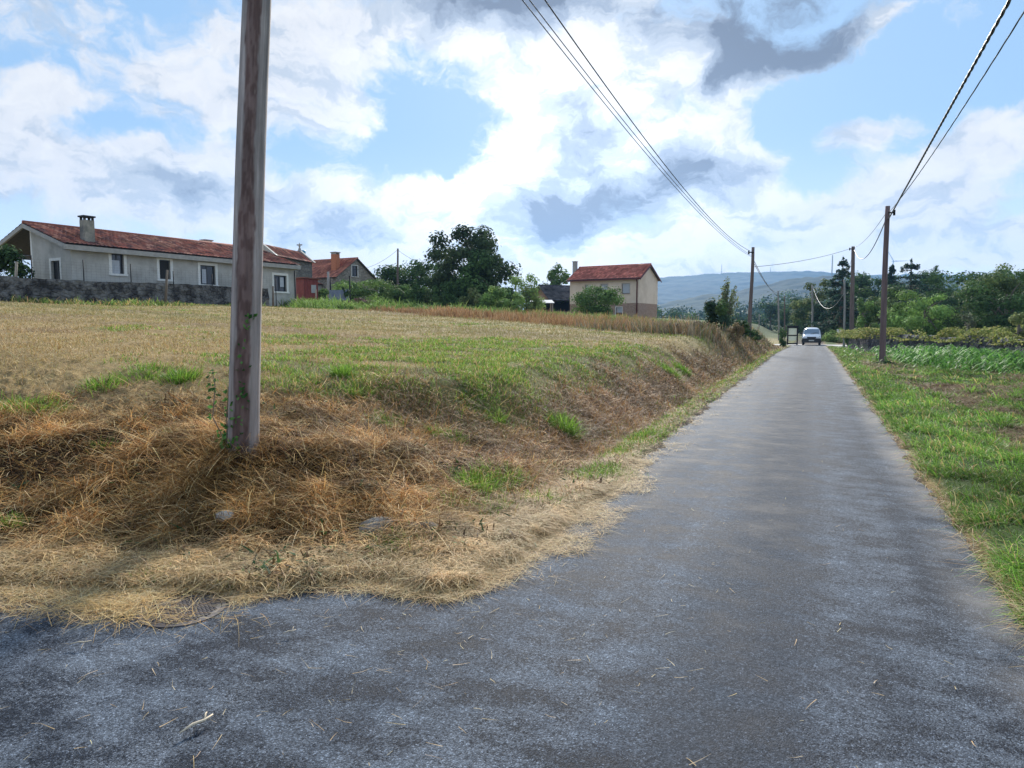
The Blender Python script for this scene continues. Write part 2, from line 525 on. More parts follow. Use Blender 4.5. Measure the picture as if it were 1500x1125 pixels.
# ------------------------------------------------------------------ ground cover masks
def masks(x, y):
    x = np.asarray(x, float); y = np.asarray(y, float)
    s, t = st(x, y); dl = left_dist(x, y); dr = t - T_R
    cw = corner_w(s, t)
    n1 = fbm(x * .55, y * .55, 61, 4); n2 = fbm(x * 1.6, y * 1.6, 71, 4); n3 = fbm(x * .2, y * .2, 81, 3)
    L = sstep(0, .12, dl)
    hay = L * (1 - sstep(2.6, 4.3, dl + (n1 - .5) * 2.2)) * cw + L * (1 - cw) * sstep(.6, .9, dl) * (1 - sstep(1.2, 2.2, dl + (n1 - .5) * 1.4)) * .8
    hay = np.maximum(hay, L * (1 - sstep(.1, .5, dl + (n2 - .5) * .5)) * .9)
    far_dry = sstep(16, 24, y) * .0
    # green flush in the middle of the field
    g = np.exp(-(((x - 1.0) / 5.2) ** 2 + ((y - 12.8) / 4.6) ** 2)) * 1.05
    g = g + .55 * np.exp(-(((x + 1.5) / 3.0) ** 2 + ((y - 9.2) / 1.3) ** 2)) + .30 * np.exp(-(((x + 6.5) / 1.2) ** 2 + ((y - 9.3) / .9) ** 2)) + .4 * np.exp(-(((x - 6) / 5) ** 2 + ((y - 19) / 3.5) ** 2))
    g = g + .16 * sstep(9, 14, y) + .28 * np.exp(-(((x + 4) / 9) ** 2 + ((y - 17) / 5) ** 2)) + .35 * np.exp(-((y - 30) / 4) ** 2) * (fbm(x * .12, y * .3, 65, 2) > .5)
    gl = L * sstep(1.3, 2.4, dl) * np.clip(sstep(.38, .72, g * .8 + (n1 - .5) * .9 + (n2 - .5) * .55), 0, 1)
    vs = L * (1 - cw) * sstep(.1, .3, dl) * (1 - sstep(.75, 1.2, dl)) * sstep(.30, .62, n1 * .6 + n2 * .4 + .1)
    gr_l = np.maximum(gl, vs)
    # right-hand verge
    Rr = sstep(.05, .3, dr)
    heap = sstep(.50, .60, fbm(x * .8 + 5, y * .45, 91, 4)) * sstep(1.0, 2.0, dr) * (1 - sstep(5, 8, dr))
    heap = np.maximum(heap, np.exp(-((s - 34) / 5) ** 2) * sstep(.5, 1.2, dr) * (1 - sstep(2.2, 3.4, dr)) * .7)
    gr_r = Rr * (1 - .85 * heap)
    dryR = np.maximum(heap * Rr, sstep(0, .05, dr) * (1 - sstep(.05, .22, dr + (n2 - .5) * .25)))
    return dict(dl=dl, dr=dr, s=s, t=t, cw=cw, hay=np.clip(hay, 0, 1), gl=gr_l, gr=gr_r, dryR=dryR, L=L, Rr=Rr, n1=n1, n2=n2, n3=n3)

def gcol(x, y):
    m = masks(x, y)
    def c(a): return np.array(a)[None, :]
    k = lambda f: np.asarray(f)[:, None]
    fine = fbm(np.asarray(x) * 5, np.asarray(y) * 5, 101, 3)
    col = c((.40, .28, .13)) * k(.75 + .5 * m['n2']) + k((fine - .5)) * c((.12, .09, .04))
    yel = sstep(14, 30, np.asarray(y)) * (m['t'] < 0)
    col = col * (1 - k(yel * .8)) + k(yel * .8) * (c((.40, .31, .145)) * k(.8 + .45 * m['n2']))
    band = sstep(.45, .62, fbm(np.asarray(x) * .12, np.asarray(y) * .55, 108, 3)) * yel
    col = col * (1 - k(band * .5)) + k(band * .5) * c((.22, .21, .09))
    pink = sstep(.5, .7, fbm(np.asarray(x) * .3, np.asarray(y) * .3, 103, 3)) * .5
    col = col * (1 - k(pink)) + k(pink) * c((.25, .17, .11))
    col = col * (1 - k(m['hay'])) + k(m['hay']) * (c((.060, .034, .018)) * k(.5 + 1.0 * fine))  # ground under the hay painted dark so gaps between straws read as shade
    gg = np.clip(m['gl'] * .75, 0, 1)
    col = col * (1 - k(gg)) + k(gg) * (c((.12, .16, .045)) * k(.7 + .6 * fine))
    gg = np.clip(m['gr'], 0, 1) * (m['dr'] > 0)
    col = col * (1 - k(gg)) + k(gg) * (c((.075, .115, .03)) * k(.6 + .7 * fine))
    d = np.clip(m['dryR'], 0, 1)
    col = col * (1 - k(d)) + k(d) * (c((.17, .11, .065)) * k(.6 + .8 * fine))
    lip = (1 - sstep(.02, .30, np.minimum(np.abs(m['dl']) + (m['dl'] < 0) * -1 * 0, 9) + (fine - .5) * .25)) * (m['dl'] < .5) * (m['dl'] > -.5)
    lip = np.maximum(lip, (m['dl'] <= .02) & (m['dr'] < 0))
    lip = np.maximum(lip, (1 - sstep(.0, .14, m['dr'] + (fine - .5) * .15)) * (m['dr'] > -.5))
    col = col * (1 - k(lip)) + k(lip) * (c((.12, .10, .085)) * k(.6 + .8 * fine))
    # far ground goes to meadow green
    r = np.hypot(x, y)
    fg = sstep(90, 140, r)
    col = col * (1 - k(fg)) + k(fg) * c((.07, .095, .03))
    return np.clip(col, .01, 1)

def build_ground():
    a_f = np.linspace(R(-41), R(41), 760)
    a_b = np.linspace(R(41), R(319), 90)[1:-1]
    az = np.concatenate([a_f, a_b]); n = len(az)
    r = np.concatenate([[.25, .6, 1.0, 1.5], np.geomspace(2.0, 120, 560)[0:], np.geomspace(125, 2900, 60)])
    RR, AA = np.meshgrid(r, az, indexing='ij')
    X = RR * np.sin(AA); Y = RR * np.cos(AA)
    Z = H(X.ravel(), Y.ravel())
    V = np.stack([X.ravel(), Y.ravel(), Z], 1)
    m = len(r)
    i, j = np.meshgrid(np.arange(m - 1), np.arange(n), indexing='ij')
    j2 = (j + 1) % n
    F = np.stack([i * n + j, i * n + j2, (i + 1) * n + j2, (i + 1) * n + j], -1).reshape(-1, 4)[:, ::-1]
    Cc = gcol(V[:, 0], V[:, 1])
    # cap the pole
    V = np.vstack([V, [[0, 0, -.05]]]); Cc = np.vstack([Cc, [[.2, .15, .08]]])
    me = quads_mesh('ground', V, F, Cc, True)
    mt, nt, out = new_mat('ground_soil')
    at = nd(nt, 'ShaderNodeAttribute', attribute_name='col')
    f1 = noise(nt, 14, 8, .7); f2 = noise(nt, 70, 4, .7)
    c = mixc(nt, 1, at.outputs['Color'], ramp(nt, f1, [(.25, .55), (.75, 1.3)]), 'MULTIPLY')
    c = mixc(nt, 1, c, ramp(nt, f2, [(.3, .6), (.7, 1.2)]), 'MULTIPLY')
    hgt = nd(nt, 'ShaderNodeMath', operation='ADD'); nt.links.new(f1, hgt.inputs[0]); nt.links.new(f2, hgt.inputs[1])
    finish(nt, out, c, .95, hgt.outputs[0], .04, .8, spec=.1)
    tag(link('ground', me, mt), kind='structure')
build_ground()

def build_road():
    """asphalt: the lane, the junction in front and the side road, one sheet at z = 0"""
    s = np.concatenate([np.linspace(-14, 14, 330), np.geomspace(14.2, 80.5, 150)]); tt = np.linspace(T_L - .45, T_R + .45, 60)
    S, T = np.meshgrid(s, tt, indexing='ij')
    crown = .03 * (1 - ((np.clip(T, T_L, T_R) - (T_L + T_R) / 2) / 1.5) ** 2) - .018
    X, Y = xy(S, T)
    und = (fbm(X * .8, Y * .8, 7, 3) - .5) * .004
    V = np.stack([X, Y, crown + und + dip(S)], -1).reshape(-1, 3)
    a, b = S.shape
    i, j = np.meshgrid(np.arange(a - 1), np.arange(b - 1), indexing='ij')
    F = np.stack([i * b + j, i * b + j + 1, (i + 1) * b + j + 1, (i + 1) * b + j], -1).reshape(-1, 4)
    V2 = [V]; F2 = [F]; off = len(V)
    # junction apron / side road to the left of the lane
    xs = np.linspace(-40, 6.5, 560); ys = np.linspace(-4.0, 8.5, 160)
    Xa, Ya = np.meshgrid(xs, ys, indexing='ij')
    ta = st(Xa, Ya)[1]; sa = st(Xa, Ya)[0]
    c = .03 * (1 - ((np.clip(ta, T_L, T_R) - (T_L + T_R) / 2) / 1.5) ** 2) - .018
    und = (fbm(Xa * .8, Ya * .8, 7, 3) - .5) * .004
    z = c + und - .004
    Vb = np.stack([Xa, Ya, z], -1).reshape(-1, 3)
    a, b = Xa.shape
    i, j = np.meshgrid(np.arange(a - 1), np.arange(b - 1), indexing='ij')
    Fb = np.stack([i * b + j, (i + 1) * b + j, (i + 1) * b + j + 1, i * b + j + 1], -1).reshape(-1, 4)
    tc_ = ta[:-1, :-1]
    keep = (tc_ < T_L - .30).ravel()
    Fb = Fb[keep]
    V2.append(Vb); F2.append(Fb + off)
    me = quads_mesh('road', np.vstack(V2), np.vstack(F2), None, True)
    mt, nt, out = new_mat('asphalt')
    tc = nd(nt, 'ShaderNodeTexCoord')
    mp = nd(nt, 'ShaderNodeMapping'); mp.inputs['Rotation'].default_value = (0, 0, math.atan2(EX, EY))
    nt.links.new(tc.outputs['Object'], mp.inputs[0])
    vec = mp.outputs[0]                                   # x across the lane, y along it
    agg = nd(nt, 'ShaderNodeTexVoronoi', feature='F1'); agg.inputs['Scale'].default_value = 190
    nt.links.new(vec, agg.inputs['Vector'])
    agg2 = nd(nt, 'ShaderNodeTexVoronoi', feature='F1'); agg2.inputs['Scale'].default_value = 40
    nt.links.new(vec, agg2.inputs['Vector'])
    big = noise(nt, .55, 6, .6, vec=vec)
    mps = nd(nt, 'ShaderNodeMapping'); mps.inputs['Scale'].default_value = (1.3, 1.9, 1); nt.links.new(vec, mps.inputs[0])
    mid = noise(nt, 1.5, 12, .74, vec=mps.outputs[0])
    mpl = nd(nt, 'ShaderNodeMapping'); mpl.inputs['Scale'].default_value = (1.6, .1, 1); nt.links.new(vec, mpl.inputs[0])
    lane = noise(nt, 1.2, 5, .6, vec=mpl.outputs[0])
    fine = noise(nt, 55, 4, .75, vec=vec)
    c = mixc(nt, ramp(nt, big, [(.35, 0), (.65, 1)]), (.056, .067, .085), (.090, .104, .127))
    c = mixc(nt, ramp(nt, lane, [(.42, 0), (.62, .75)]), c, (.112, .127, .150))
    sepc = nd(nt, 'ShaderNodeSeparateColor'); nt.links.new(agg.outputs['Color'], sepc.inputs[0])
    st1 = nd(nt, 'ShaderNodeMath', operation='MULTIPLY_ADD'); nt.links.new(sepc.outputs[1], st1.inputs[0]); st1.inputs[1].default_value = .16; nt.links.new(mid, st1.inputs[2])
    st2 = nd(nt, 'ShaderNodeMath', operation='MULTIPLY_ADD'); nt.links.new(fine, st2.inputs[0]); st2.inputs[1].default_value = .22; nt.links.new(st1.outputs[0], st2.inputs[2])
    mid2 = st2.outputs[0]
    c = mixc(nt, ramp(nt, mid2, [(.62, .95), (.685, 0)]), c, (.016, .021, .031))
    c = mixc(nt, ramp(nt, mid2, [(.74, 0), (.88, .8)]), c, (.165, .195, .235))
    sx0 = nd(nt, 'ShaderNodeSeparateXYZ'); nt.links.new(vec, sx0.inputs[0])
    cs = nd(nt, 'ShaderNodeMath', operation='ADD'); nt.links.new(sx0.outputs[0], cs.inputs[0]); cs.inputs[1].default_value = .30
    ca = nd(nt, 'ShaderNodeMath', operation='ABSOLUTE'); nt.links.new(cs.outputs[0], ca.inputs[0])
    strip = nd(nt, 'ShaderNodeMapRange', interpolation_type='SMOOTHSTEP'); strip.inputs['From Min'].default_value = .12; strip.inputs['From Max'].default_value = .55
    strip.inputs['To Min'].default_value = .7; strip.inputs['To Max'].default_value = 0; nt.links.new(ca.outputs[0], strip.inputs['Value'])
    c = mixc(nt, strip.outputs[0], c, (.040, .048, .062))
    # exposed chippings: each stone its own tone
    c = mixc(nt, 1, c, ramp(nt, sepc.outputs[0], [(.0, .5), (.55, .92), (.9, 1.4), (1, 2.4)]), 'MULTIPLY')
    c = mixc(nt, 1, c, ramp(nt, fine, [(.3, .55), (.7, 1.3)]), 'MULTIPLY')
    # dusty strip along the right-hand edge
    sx = nd(nt, 'ShaderNodeSeparateXYZ'); nt.links.new(vec, sx.inputs[0])
    e1 = nd(nt, 'ShaderNodeMapRange', interpolation_type='SMOOTHSTEP'); e1.inputs['From Min'].default_value = .72; e1.inputs['From Max'].default_value = 1.08
    nt.links.new(sx.outputs[0], e1.inputs['Value'])
    em = nd(nt, 'ShaderNodeMath', operation='MULTIPLY'); nt.links.new(e1.outputs[0], em.inputs[0]); nt.links.new(ramp(nt, big, [(.4, 0), (.6, .8)]), em.inputs[1])
    c = mixc(nt, em.outputs[0], c, (.24, .22, .20))
    hg = nd(nt, 'ShaderNodeMath', operation='MULTIPLY_ADD'); nt.links.new(agg.outputs['Distance'], hg.inputs[0]); hg.inputs[1].default_value = -.8
    nt.links.new(fine, hg.inputs[2])
    rg = ramp(nt, mid, [(.35, .6), (.6, .8)])
    b = finish(nt, out, c, rg, hg.outputs[0], .006, .5, spec=.05)
    tag(link('road', me, mt), kind='structure')
    # the road that crosses beyond the van
    mb = MB()
    pts = [xy(80.2, -60), xy(80.2, 60), xy(85.8, 60), xy(85.8, -60)]
    mb.add([(*p, -.47 if k < 2 else -.46) for k, p in enumerate(pts)], [(0, 1, 2, 3)])
    o = mb.build('cross_road', mat_rough('pale_asphalt', (.20, .20, .21), (.27, .27, .28), 2, .7, .004))
    tag(o, kind='structure')
build_road()
# ------------------------------------------------------------------ blades (grass, straw)
VIEW = R(40)
def sample(n, r0, r1, k, mask=None, az=(-VIEW, VIEW), over=4):
    """n ground points in view, density falling with distance as r^-k, thinned by mask(x, y) in 0..1"""
    xs, ys = [], []; got = 0
    for _ in range(60):
        m = n * over
        u = RNG.random(m); e = 2 - k
        r = (r0 ** e + u * (r1 ** e - r0 ** e)) ** (1 / e) if abs(e) > 1e-3 else r0 * (r1 / r0) ** u
        a = RNG.uniform(az[0], az[1], m)
        x, y = r * np.sin(a), r * np.cos(a)
        if mask is not None:
            kp = RNG.random(m) < mask(x, y)
            x, y = x[kp], y[kp]
        xs.append(x); ys.append(y); got += len(x)
        if got >= n: break
    x = np.concatenate(xs)[:n]; y = np.concatenate(ys)[:n]
    return x, y

def blades(P0, D, L, W, droop, C, C2=None, seg=2, flat=False, curl=0.0):
    """strips of quads: root P0, unit direction D, length L, width W, droop (fraction of length it falls), colours root->tip"""
    n = len(P0)
    up = np.array([0, 0, 1.0])
    side = np.cross(D, up); ln = np.linalg.norm(side, axis=1, keepdims=True)
    rnd = RNG.normal(size=(n, 3)); side = np.where(ln < .15, rnd, side)
    if not flat:
        a = RNG.uniform(0, 2 * np.pi, n)[:, None]
        hs = np.stack([np.cos(a[:, 0]), np.sin(a[:, 0]), np.zeros(n)], 1)
        side = side / np.maximum(np.linalg.norm(side, axis=1, keepdims=True), 1e-6) + .9 * hs
    side = side / np.maximum(np.linalg.norm(side, axis=1, keepdims=True), 1e-6)
    cv = RNG.normal(size=(n, 3)) * curl
    V = []; Cc = []
    if C2 is None: C2 = C
    for k in range(seg + 1):
        t = k / seg
        c = P0 + D * (L * t)[:, None] + cv * (L * t * t)[:, None]
        c[:, 2] -= droop * L * t * t
        w = W * (1 - .75 * t ** 1.5) * .5
        V += [c - side * w[:, None], c + side * w[:, None]]
        cc = C * (1 - t) + C2 * t
        Cc += [cc, cc]
    V = np.stack(V, 1); Cc = np.stack(Cc, 1)
    m = 2 * (seg + 1)
    F = np.array([[2 * k, 2 * k + 1, 2 * k + 3, 2 * k + 2] for k in range(seg)])
    F = (np.arange(n)[:, None, None] * m + F[None]).reshape(-1, 4)
    return V.reshape(-1, 3), F, Cc.reshape(-1, 3)

def merge(parts):
    V = []; F = []; C = []; o = 0
    for v, f, c in parts:
        V.append(v); F.append(f + o); C.append(c); o += len(v)
    return np.vstack(V), np.vstack(F), np.vstack(C)

def pal(cols, n, jit=.25, w=None):
    cols = np.array(cols)
    i = RNG.choice(len(cols), n, p=w)
    return cols[i] * RNG.uniform(1 - jit, 1 + jit, (n, 1)) * RNG.uniform(.93, 1.07, (n, 3))

def onground(x, y, dz=0):
    return np.stack([x, y, H(x, y) + dz], 1)

def onroad(x, y, dz=0):
    return np.stack([x, y, np.maximum(H(x, y), RZ(x, y) - .002) + dz], 1)

def dirs(n, tilt_mean, tilt_sd, az=None, az_sd=None):
    tl = np.clip(RNG.normal(tilt_mean, tilt_sd, n), -.25, 1.57)
    a = RNG.uniform(0, 2 * np.pi, n) if az is None else RNG.normal(az, az_sd, n)
    return np.stack([np.cos(tl) * np.cos(a), np.cos(tl) * np.sin(a), np.sin(tl)], 1)

def pxw(x, y, w, k=.55):
    """blade width never under k pixels of the 1024-wide picture"""
    return np.maximum(w, k * np.hypot(x, y) / 710)

STRAW = [(.50, .25, .075), (.62, .37, .14), (.30, .14, .05), (.78, .57, .29), (.12, .06, .03), (.46, .23, .07), (.70, .46, .20)]
DRYG = [(.62, .44, .20), (.52, .36, .14), (.70, .54, .28), (.40, .26, .10), (.48, .38, .15)]
GREEN = [(.17, .31, .035), (.23, .40, .05), (.11, .22, .03), (.30, .46, .07), (.16, .29, .045)]
GREEN_R = [(.14, .28, .035), (.19, .38, .05), (.09, .18, .03), (.28, .45, .075), (.13, .24, .05)]
PINK = [(.44, .29, .18), (.37, .23, .14), (.54, .39, .25), (.26, .16, .10)]

def make_covers():
    # ---- cut hay on the bank in front
    def m_hay(x, y):
        m = masks(x, y); cl = fbm(x * 1.9, y * 1.9, 131, 4)
        return m['hay'] * m['cw'] * (.10 + .90 * sstep(.40, .58, cl)) * (m['dl'] > .12)
    n = 150000
    x, y = sample(n, 3.2, 13, 1.7, m_hay); n = len(x)
    cl = fbm(x * 1.3, y * 1.3, 137, 3)
    az = 2 * np.pi * fbm(x * .45, y * .45, 139, 2) * 1.6
    D = dirs(n, .14, .34, az, 1.5)
    Ln = RNG.gamma(4, .042, n).clip(.04, .45)
    C = pal(STRAW, n, .3) * (.30 + 1.1 * sstep(.36, .64, fbm(x * 4.5, y * 4.5, 141, 4)))[:, None]
    ed = 1 - sstep(.35, 1.15, left_dist(x, y))
    Ln = Ln * (1 - .5 * ed); D[:, 2] *= 1 - .85 * ed; D /= np.linalg.norm(D, axis=1, keepdims=True)
    C = C * (1 - .6 * ed[:, None]) + .6 * ed[:, None] * pal([(.60, .45, .24), (.68, .54, .32), (.50, .34, .16)], n)
    near_pole = .3 * np.exp(-(((x + 2.3) / 1.6) ** 2 + ((y - 6.2) / .8) ** 2))[:, None]
    C = C * (1 - .6 * near_pole) + .6 * near_pole * pal([(.52, .27, .06), (.44, .21, .05), (.58, .36, .12)], n, .3)
    hay = [blades(onground(x, y, RNG.uniform(.0, .07, n)), D, Ln, pxw(x, y, RNG.uniform(.0022, .0065, n), .5), .2, C, C * 1.12, 3, curl=.10)]
    # long pale straws on top
    x, y = sample(3200, 3.4, 10, 1.6, lambda x, y: m_hay(x, y) * (left_dist(x, y) > .7)); n = len(x)
    D = dirs(n, .14, .2)
    C = pal([(.60, .42, .18), (.66, .50, .27), (.52, .32, .11)], n)
    hay.append(blades(onground(x, y, RNG.uniform(.03, .10, n)), D, RNG.gamma(4, .07, n).clip(.12, .6), pxw(x, y, RNG.uniform(.003, .0065, n), .6), .2, C, C, 4, curl=.07))
    # bunched tufts: around the pole foot and in heaps on the bank
    heaps = [(352, 668, .33, 1700, .32), (395, 668, .22, 1200, .34), (320, 665, .24, 900, .26), (300, 700, .30, 800, .2), (270, 690, .4, 800, .2), (440, 700, .32, 800, .2), (520, 690, .4, 900, .2), (590, 700, .35, 700, .18), (380, 720, .4, 700, .2),
             (420, 790, .3, 700, .2), (455, 800, .25, 500, .18), (230, 770, .45, 700, .18), (110, 720, .5, 600, .16), (90, 800, .5, 700, .17), (340, 820, .4, 600, .17), (200, 830, .4, 500, .15), (540, 745, .3, 500, .16), (610, 730, .3, 500, .16), (30, 700, .5, 500, .15), (170, 680, .5, 500, .15), (640, 690, .3, 400, .15)]
    for (px, py, rad, cnt, hh) in heaps:
        cnt = int(cnt * .62)
        g = ground(px, py)
        a = RNG.uniform(0, 2 * np.pi, cnt); rr = rad * np.sqrt(RNG.random(cnt))
        x = g[0] + rr * np.cos(a); y = g[1] + rr * np.sin(a)
        keep = left_dist(x, y) > .8
        x, y, a, rr = x[keep], y[keep], a[keep], rr[keep]; n = len(x)
        P0 = onground(x, y); P0[:, 2] += hh * .6 * (1 - (rr / rad) ** 2) * RNG.random(n)
        aa = a + RNG.normal(0, 1.7, n)
        D = np.stack([np.cos(aa), np.sin(aa), RNG.normal(.12, .35, n)], 1); D /= np.linalg.norm(D, axis=1, keepdims=True)
        C = pal([(.50, .26, .07), (.42, .19, .045), (.58, .36, .13), (.24, .11, .035), (.10, .05, .02)], n, .3) * (.4 + .7 * RNG.random((n, 1)))
        hay.append(blades(P0, D, RNG.gamma(4, .04, n).clip(.05, .36), pxw(x, y, RNG.uniform(.0025, .006, n), .5), .3, C * .6, C, 4, curl=.10))
    # broad dead and green leaves caught in the hay
    x, y = sample(2600, 3.6, 10, 1.6, lambda x, y: m_hay(x, y) * sstep(.5, .65, fbm(x * 1.5, y * 1.5, 143, 3))); n = len(x)
    C = np.where(RNG.random((n, 1)) < .45, pal([(.05, .10, .035), (.08, .14, .04), (.04, .08, .03)], n), pal([(.16, .09, .04), (.10, .06, .03)], n))
    P0 = onground(x, y, RNG.uniform(.01, .07, n))
    hay.append(blades(P0, dirs(n, .2, .4), RNG.uniform(.04, .11, n), RNG.uniform(.012, .03, n), .3, C, C, 3, curl=.2))
    V, F, C = merge(hay)
    tag(link('cut_hay', quads_mesh('cut_hay', V, F, C), M['straw']), kind='stuff')

    # ---- fine straw litter spilling over the asphalt edge and round the manhole
    def m_edge(x, y):
        dl = left_dist(x, y); cl = fbm(x * 2.2, y * 2.2, 151, 4)
        s, t = st(x, y)
        lim = .10 + .35 * sstep(.45, .62, cl)
        return (np.hypot(x - MH[0], y - MH[1]) > .27) * np.exp(-((dl - .2) / lim) ** 2) * (dl > -.30) * (.30 + .7 * (s < 9))
    x, y = sample(34000, 3.3, 32, 1.9, m_edge)
    x2, y2 = sample(38000, 3.6, 9, 1.6, lambda x, y: (st(x, y)[0] < 9) * (left_dist(x, y) > -.12) * (left_dist(x, y) < .75) * (np.hypot(x - MH[0], y - MH[1]) > .27) * sstep(-.10, .15, left_dist(x, y)) * (.25 + .75 * sstep(.4, .6, fbm(x * 3, y * 3, 153, 3))))
    x = np.concatenate([x, x2]); y = np.concatenate([y, y2]); n = len(x)
    C = pal([(.56, .42, .22), (.62, .49, .29), (.48, .33, .15), (.40, .25, .10)], n, .25)
    lit = [blades(onroad(x, y, RNG.uniform(.006, .035, n)), dirs(n, .02, .08), RNG.gamma(4, .026, n).clip(.02, .22), pxw(x, y, RNG.uniform(.0018, .004, n), .45), .08, C, C, 2, curl=.12)]
    mh = ground(215, 893)
    cnt = 750
    x = np.concatenate([RNG.normal(MH[0] - .42, .20, cnt), RNG.normal(MH[0] - .12, .25, 260)]); y = np.concatenate([RNG.normal(MH[1] + .0, .09, cnt), RNG.normal(MH[1] - .19, .045, 260)]); n = len(x)
    C = pal([(.58, .40, .17), (.64, .48, .25), (.48, .30, .11)], n, .25)
    zz = np.maximum(H(x, y), RZ(x, y) + .012)
    lit.append(blades(np.stack([x, y, zz + RNG.uniform(.004, .05, n)], 1), dirs(n, .03, .1), RNG.gamma(4, .035, n).clip(.04, .36), RNG.uniform(.002, .005, n), .1, C, C, 4, curl=.25))
    # stray bits on the asphalt
    x, y = sample(620, 2.5, 16, 1.2, lambda x, y: ((left_dist(x, y) < -.05) & (st(x, y)[1] < T_R)) * np.exp(left_dist(x, y) * .9)); n = len(x)
    C = pal([(.58, .46, .28), (.50, .36, .18)], n)
    lit.append(blades(np.stack([x, y, RZ(x, y) + .008], 1), dirs(n, .0, .03), RNG.uniform(.02, .10, n), RNG.uniform(.002, .005, n), .0, C, C, 2, curl=.2))
    V, F, C = merge(lit)
    tag(link('straw_litter', quads_mesh('straw_litter', V, F, C), M['straw']), kind='stuff')

    # ---- cut dry growth on the lane bank
    def m_bank(x, y):
        m = masks(x, y); return np.clip(m['hay'] * (1 - m['cw']), 0, 1) * (m['dl'] > .3) * (.4 + .6 * sstep(.35, .6, m['n2']))
    x, y = sample(52000, 5, 70, 1.9, m_bank); n = len(x)
    C = pal(PINK + STRAW[:2], n, .35) * (.55 + .6 * sstep(.3, .7, fbm(x * 1.1, y * 1.1, 161, 3)))[:, None]
    V, F, C = blades(onground(x, y, RNG.uniform(0, .04, n)), dirs(n, .25, .4), RNG.uniform(.06, .30, n), pxw(x, y, .004), .25, C * .8, C, 2, curl=.12)
    tag(link('cut_bank_growth', quads_mesh('cut_bank_growth', V, F, C), M['straw']), kind='stuff')

    # ---- mown dry field
    def m_dry(x, y):
        m = masks(x, y); return m['L'] * np.clip(1 - .9 * m['hay'] * m['cw'] - .45 * m['gl'], 0, 1) * (m['dl'] > .6) * (.3 + .7 * sstep(.3, .6, fbm(x * 2.1, y * 2.1, 171, 3)))
    x, y = sample(190000, 5.5, 62, 1.75, m_dry, az=(-VIEW, R(22))); n = len(x)
    m = masks(x, y)
    yel = sstep(13, 26, y)[:, None]
    pk = (sstep(.45, .65, fbm(x * .3, y * .3, 103, 3)) * .8 * (1 - sstep(14, 22, y)))[:, None]
    C = pal(DRYG, n, .3); C = C * (1 - pk) + pk * pal(PINK, n, .3)
    C = C * (1 - yel) + yel * pal([(.56, .42, .19), (.46, .37, .155), (.62, .48, .25), (.36, .32, .12)], n, .25)
    band = (sstep(.45, .62, fbm(x * .12, y * .55, 108, 3)) * sstep(14, 26, y))[:, None] * .55
    C = C * (1 - band) + band * pal([(.26, .27, .09), (.34, .31, .13)], n, .2)
    V, F, C = blades(onground(x, y), dirs(n, .75, .45), RNG.gamma(4, .014, n).clip(.02, .16) * (1 + .35 * (y > 20)), pxw(x, y, .003, .6), .25, C * .8, C, 2, curl=.12)
    tag(link('mown_dry_grass', quads_mesh('mown_dry_grass', V, F, C), M['straw']), kind='stuff')

    # ---- green grass of the field and of the lane's left verge
    def m_g(x, y):
        m = masks(x, y); return m['gl'] * (.08 + .92 * sstep(.42, .62, fbm(x * 2.2, y * 2.2, 181, 4)))
    x, y = sample(85000, 5, 55, 1.75, m_g, az=(-R(30), R(28))); n = len(x)
    C = pal(GREEN, n, .3); ye = (RNG.random((n, 1)) < .25); C = np.where(ye, pal(DRYG, n), C)
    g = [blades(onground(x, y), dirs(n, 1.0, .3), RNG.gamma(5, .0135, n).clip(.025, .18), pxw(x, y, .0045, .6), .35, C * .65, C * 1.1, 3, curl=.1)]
    # separate tufts
    tufts = [(30, 600, .35, .22, 900), (55, 606, .25, .20, 500), (150, 565, .25, .2, 400), (265, 556, .22, .22, 500), (215, 545, .4, .15, 500), (365, 566, .2, .18, 250), (500, 553, .12, .30, 400), (565, 622, .2, .16, 300), (638, 640, .1, .2, 260),
             (520, 575, .2, .2, 300), (697, 718, .22, .26, 900), (740, 705, .22, .24, 600), (660, 745, .2, .2, 500), (720, 745, .2, .16, 400), (790, 735, .2, .15, 400), (600, 795, .22, .14, 450), (640, 790, .12, .1, 200), (560, 800, .15, .10, 200), (20, 768, .1, .12, 200), (828, 634, .16, .40, 700), (728, 618, .15, .2, 300),
             (665, 645, .15, .18, 250), (980, 548, .3, .35, 500), (1000, 545, .2, .3, 300), (255, 640, .08, .14, 150), (150, 655, .12, .1, 120), (215, 850, .12, .08, 120), (330, 850, .15, .08, 150), (860, 700, .3, .16, 700), (890, 690, .3, .15, 700), (700, 760, .2, .14, 300), (940, 640, .3, .16, 500), (800, 690, .2, .14, 300)]
    for (px, py, rad, hh, cnt) in tufts:
        q = ground(px, py)
        x = RNG.normal(q[0], rad * .5, cnt); y = RNG.normal(q[1], rad * .5, cnt)
        C = pal(GREEN, cnt, .3)
        a = np.arctan2(y - q[1], x - q[0]); tl = RNG.normal(1.1, .25, cnt)
        D = np.stack([np.cos(tl) * np.cos(a), np.cos(tl) * np.sin(a), np.sin(tl)], 1)
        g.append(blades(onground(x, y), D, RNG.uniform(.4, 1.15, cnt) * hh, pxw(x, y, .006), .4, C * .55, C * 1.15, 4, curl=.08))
    V, F, C = merge(g)
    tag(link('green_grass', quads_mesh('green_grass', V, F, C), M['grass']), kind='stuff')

    # ---- right-hand verge and meadow
    def m_r(x, y):
        m = masks(x, y); return m['gr'] * (.08 + .92 * sstep(.40, .58, fbm(x * 1.5, y * 1.5, 191, 4)))
    x, y = sample(150000, 3.2, 70, 1.7, m_r, az=(R(8), VIEW)); n = len(x)
    dr = st(x, y)[1] - T_R; s = st(x, y)[0]
    C = pal(GREEN_R, n, .3); dry = RNG.random((n, 1)) < .16; C = np.where(dry, pal(DRYG, n), C)
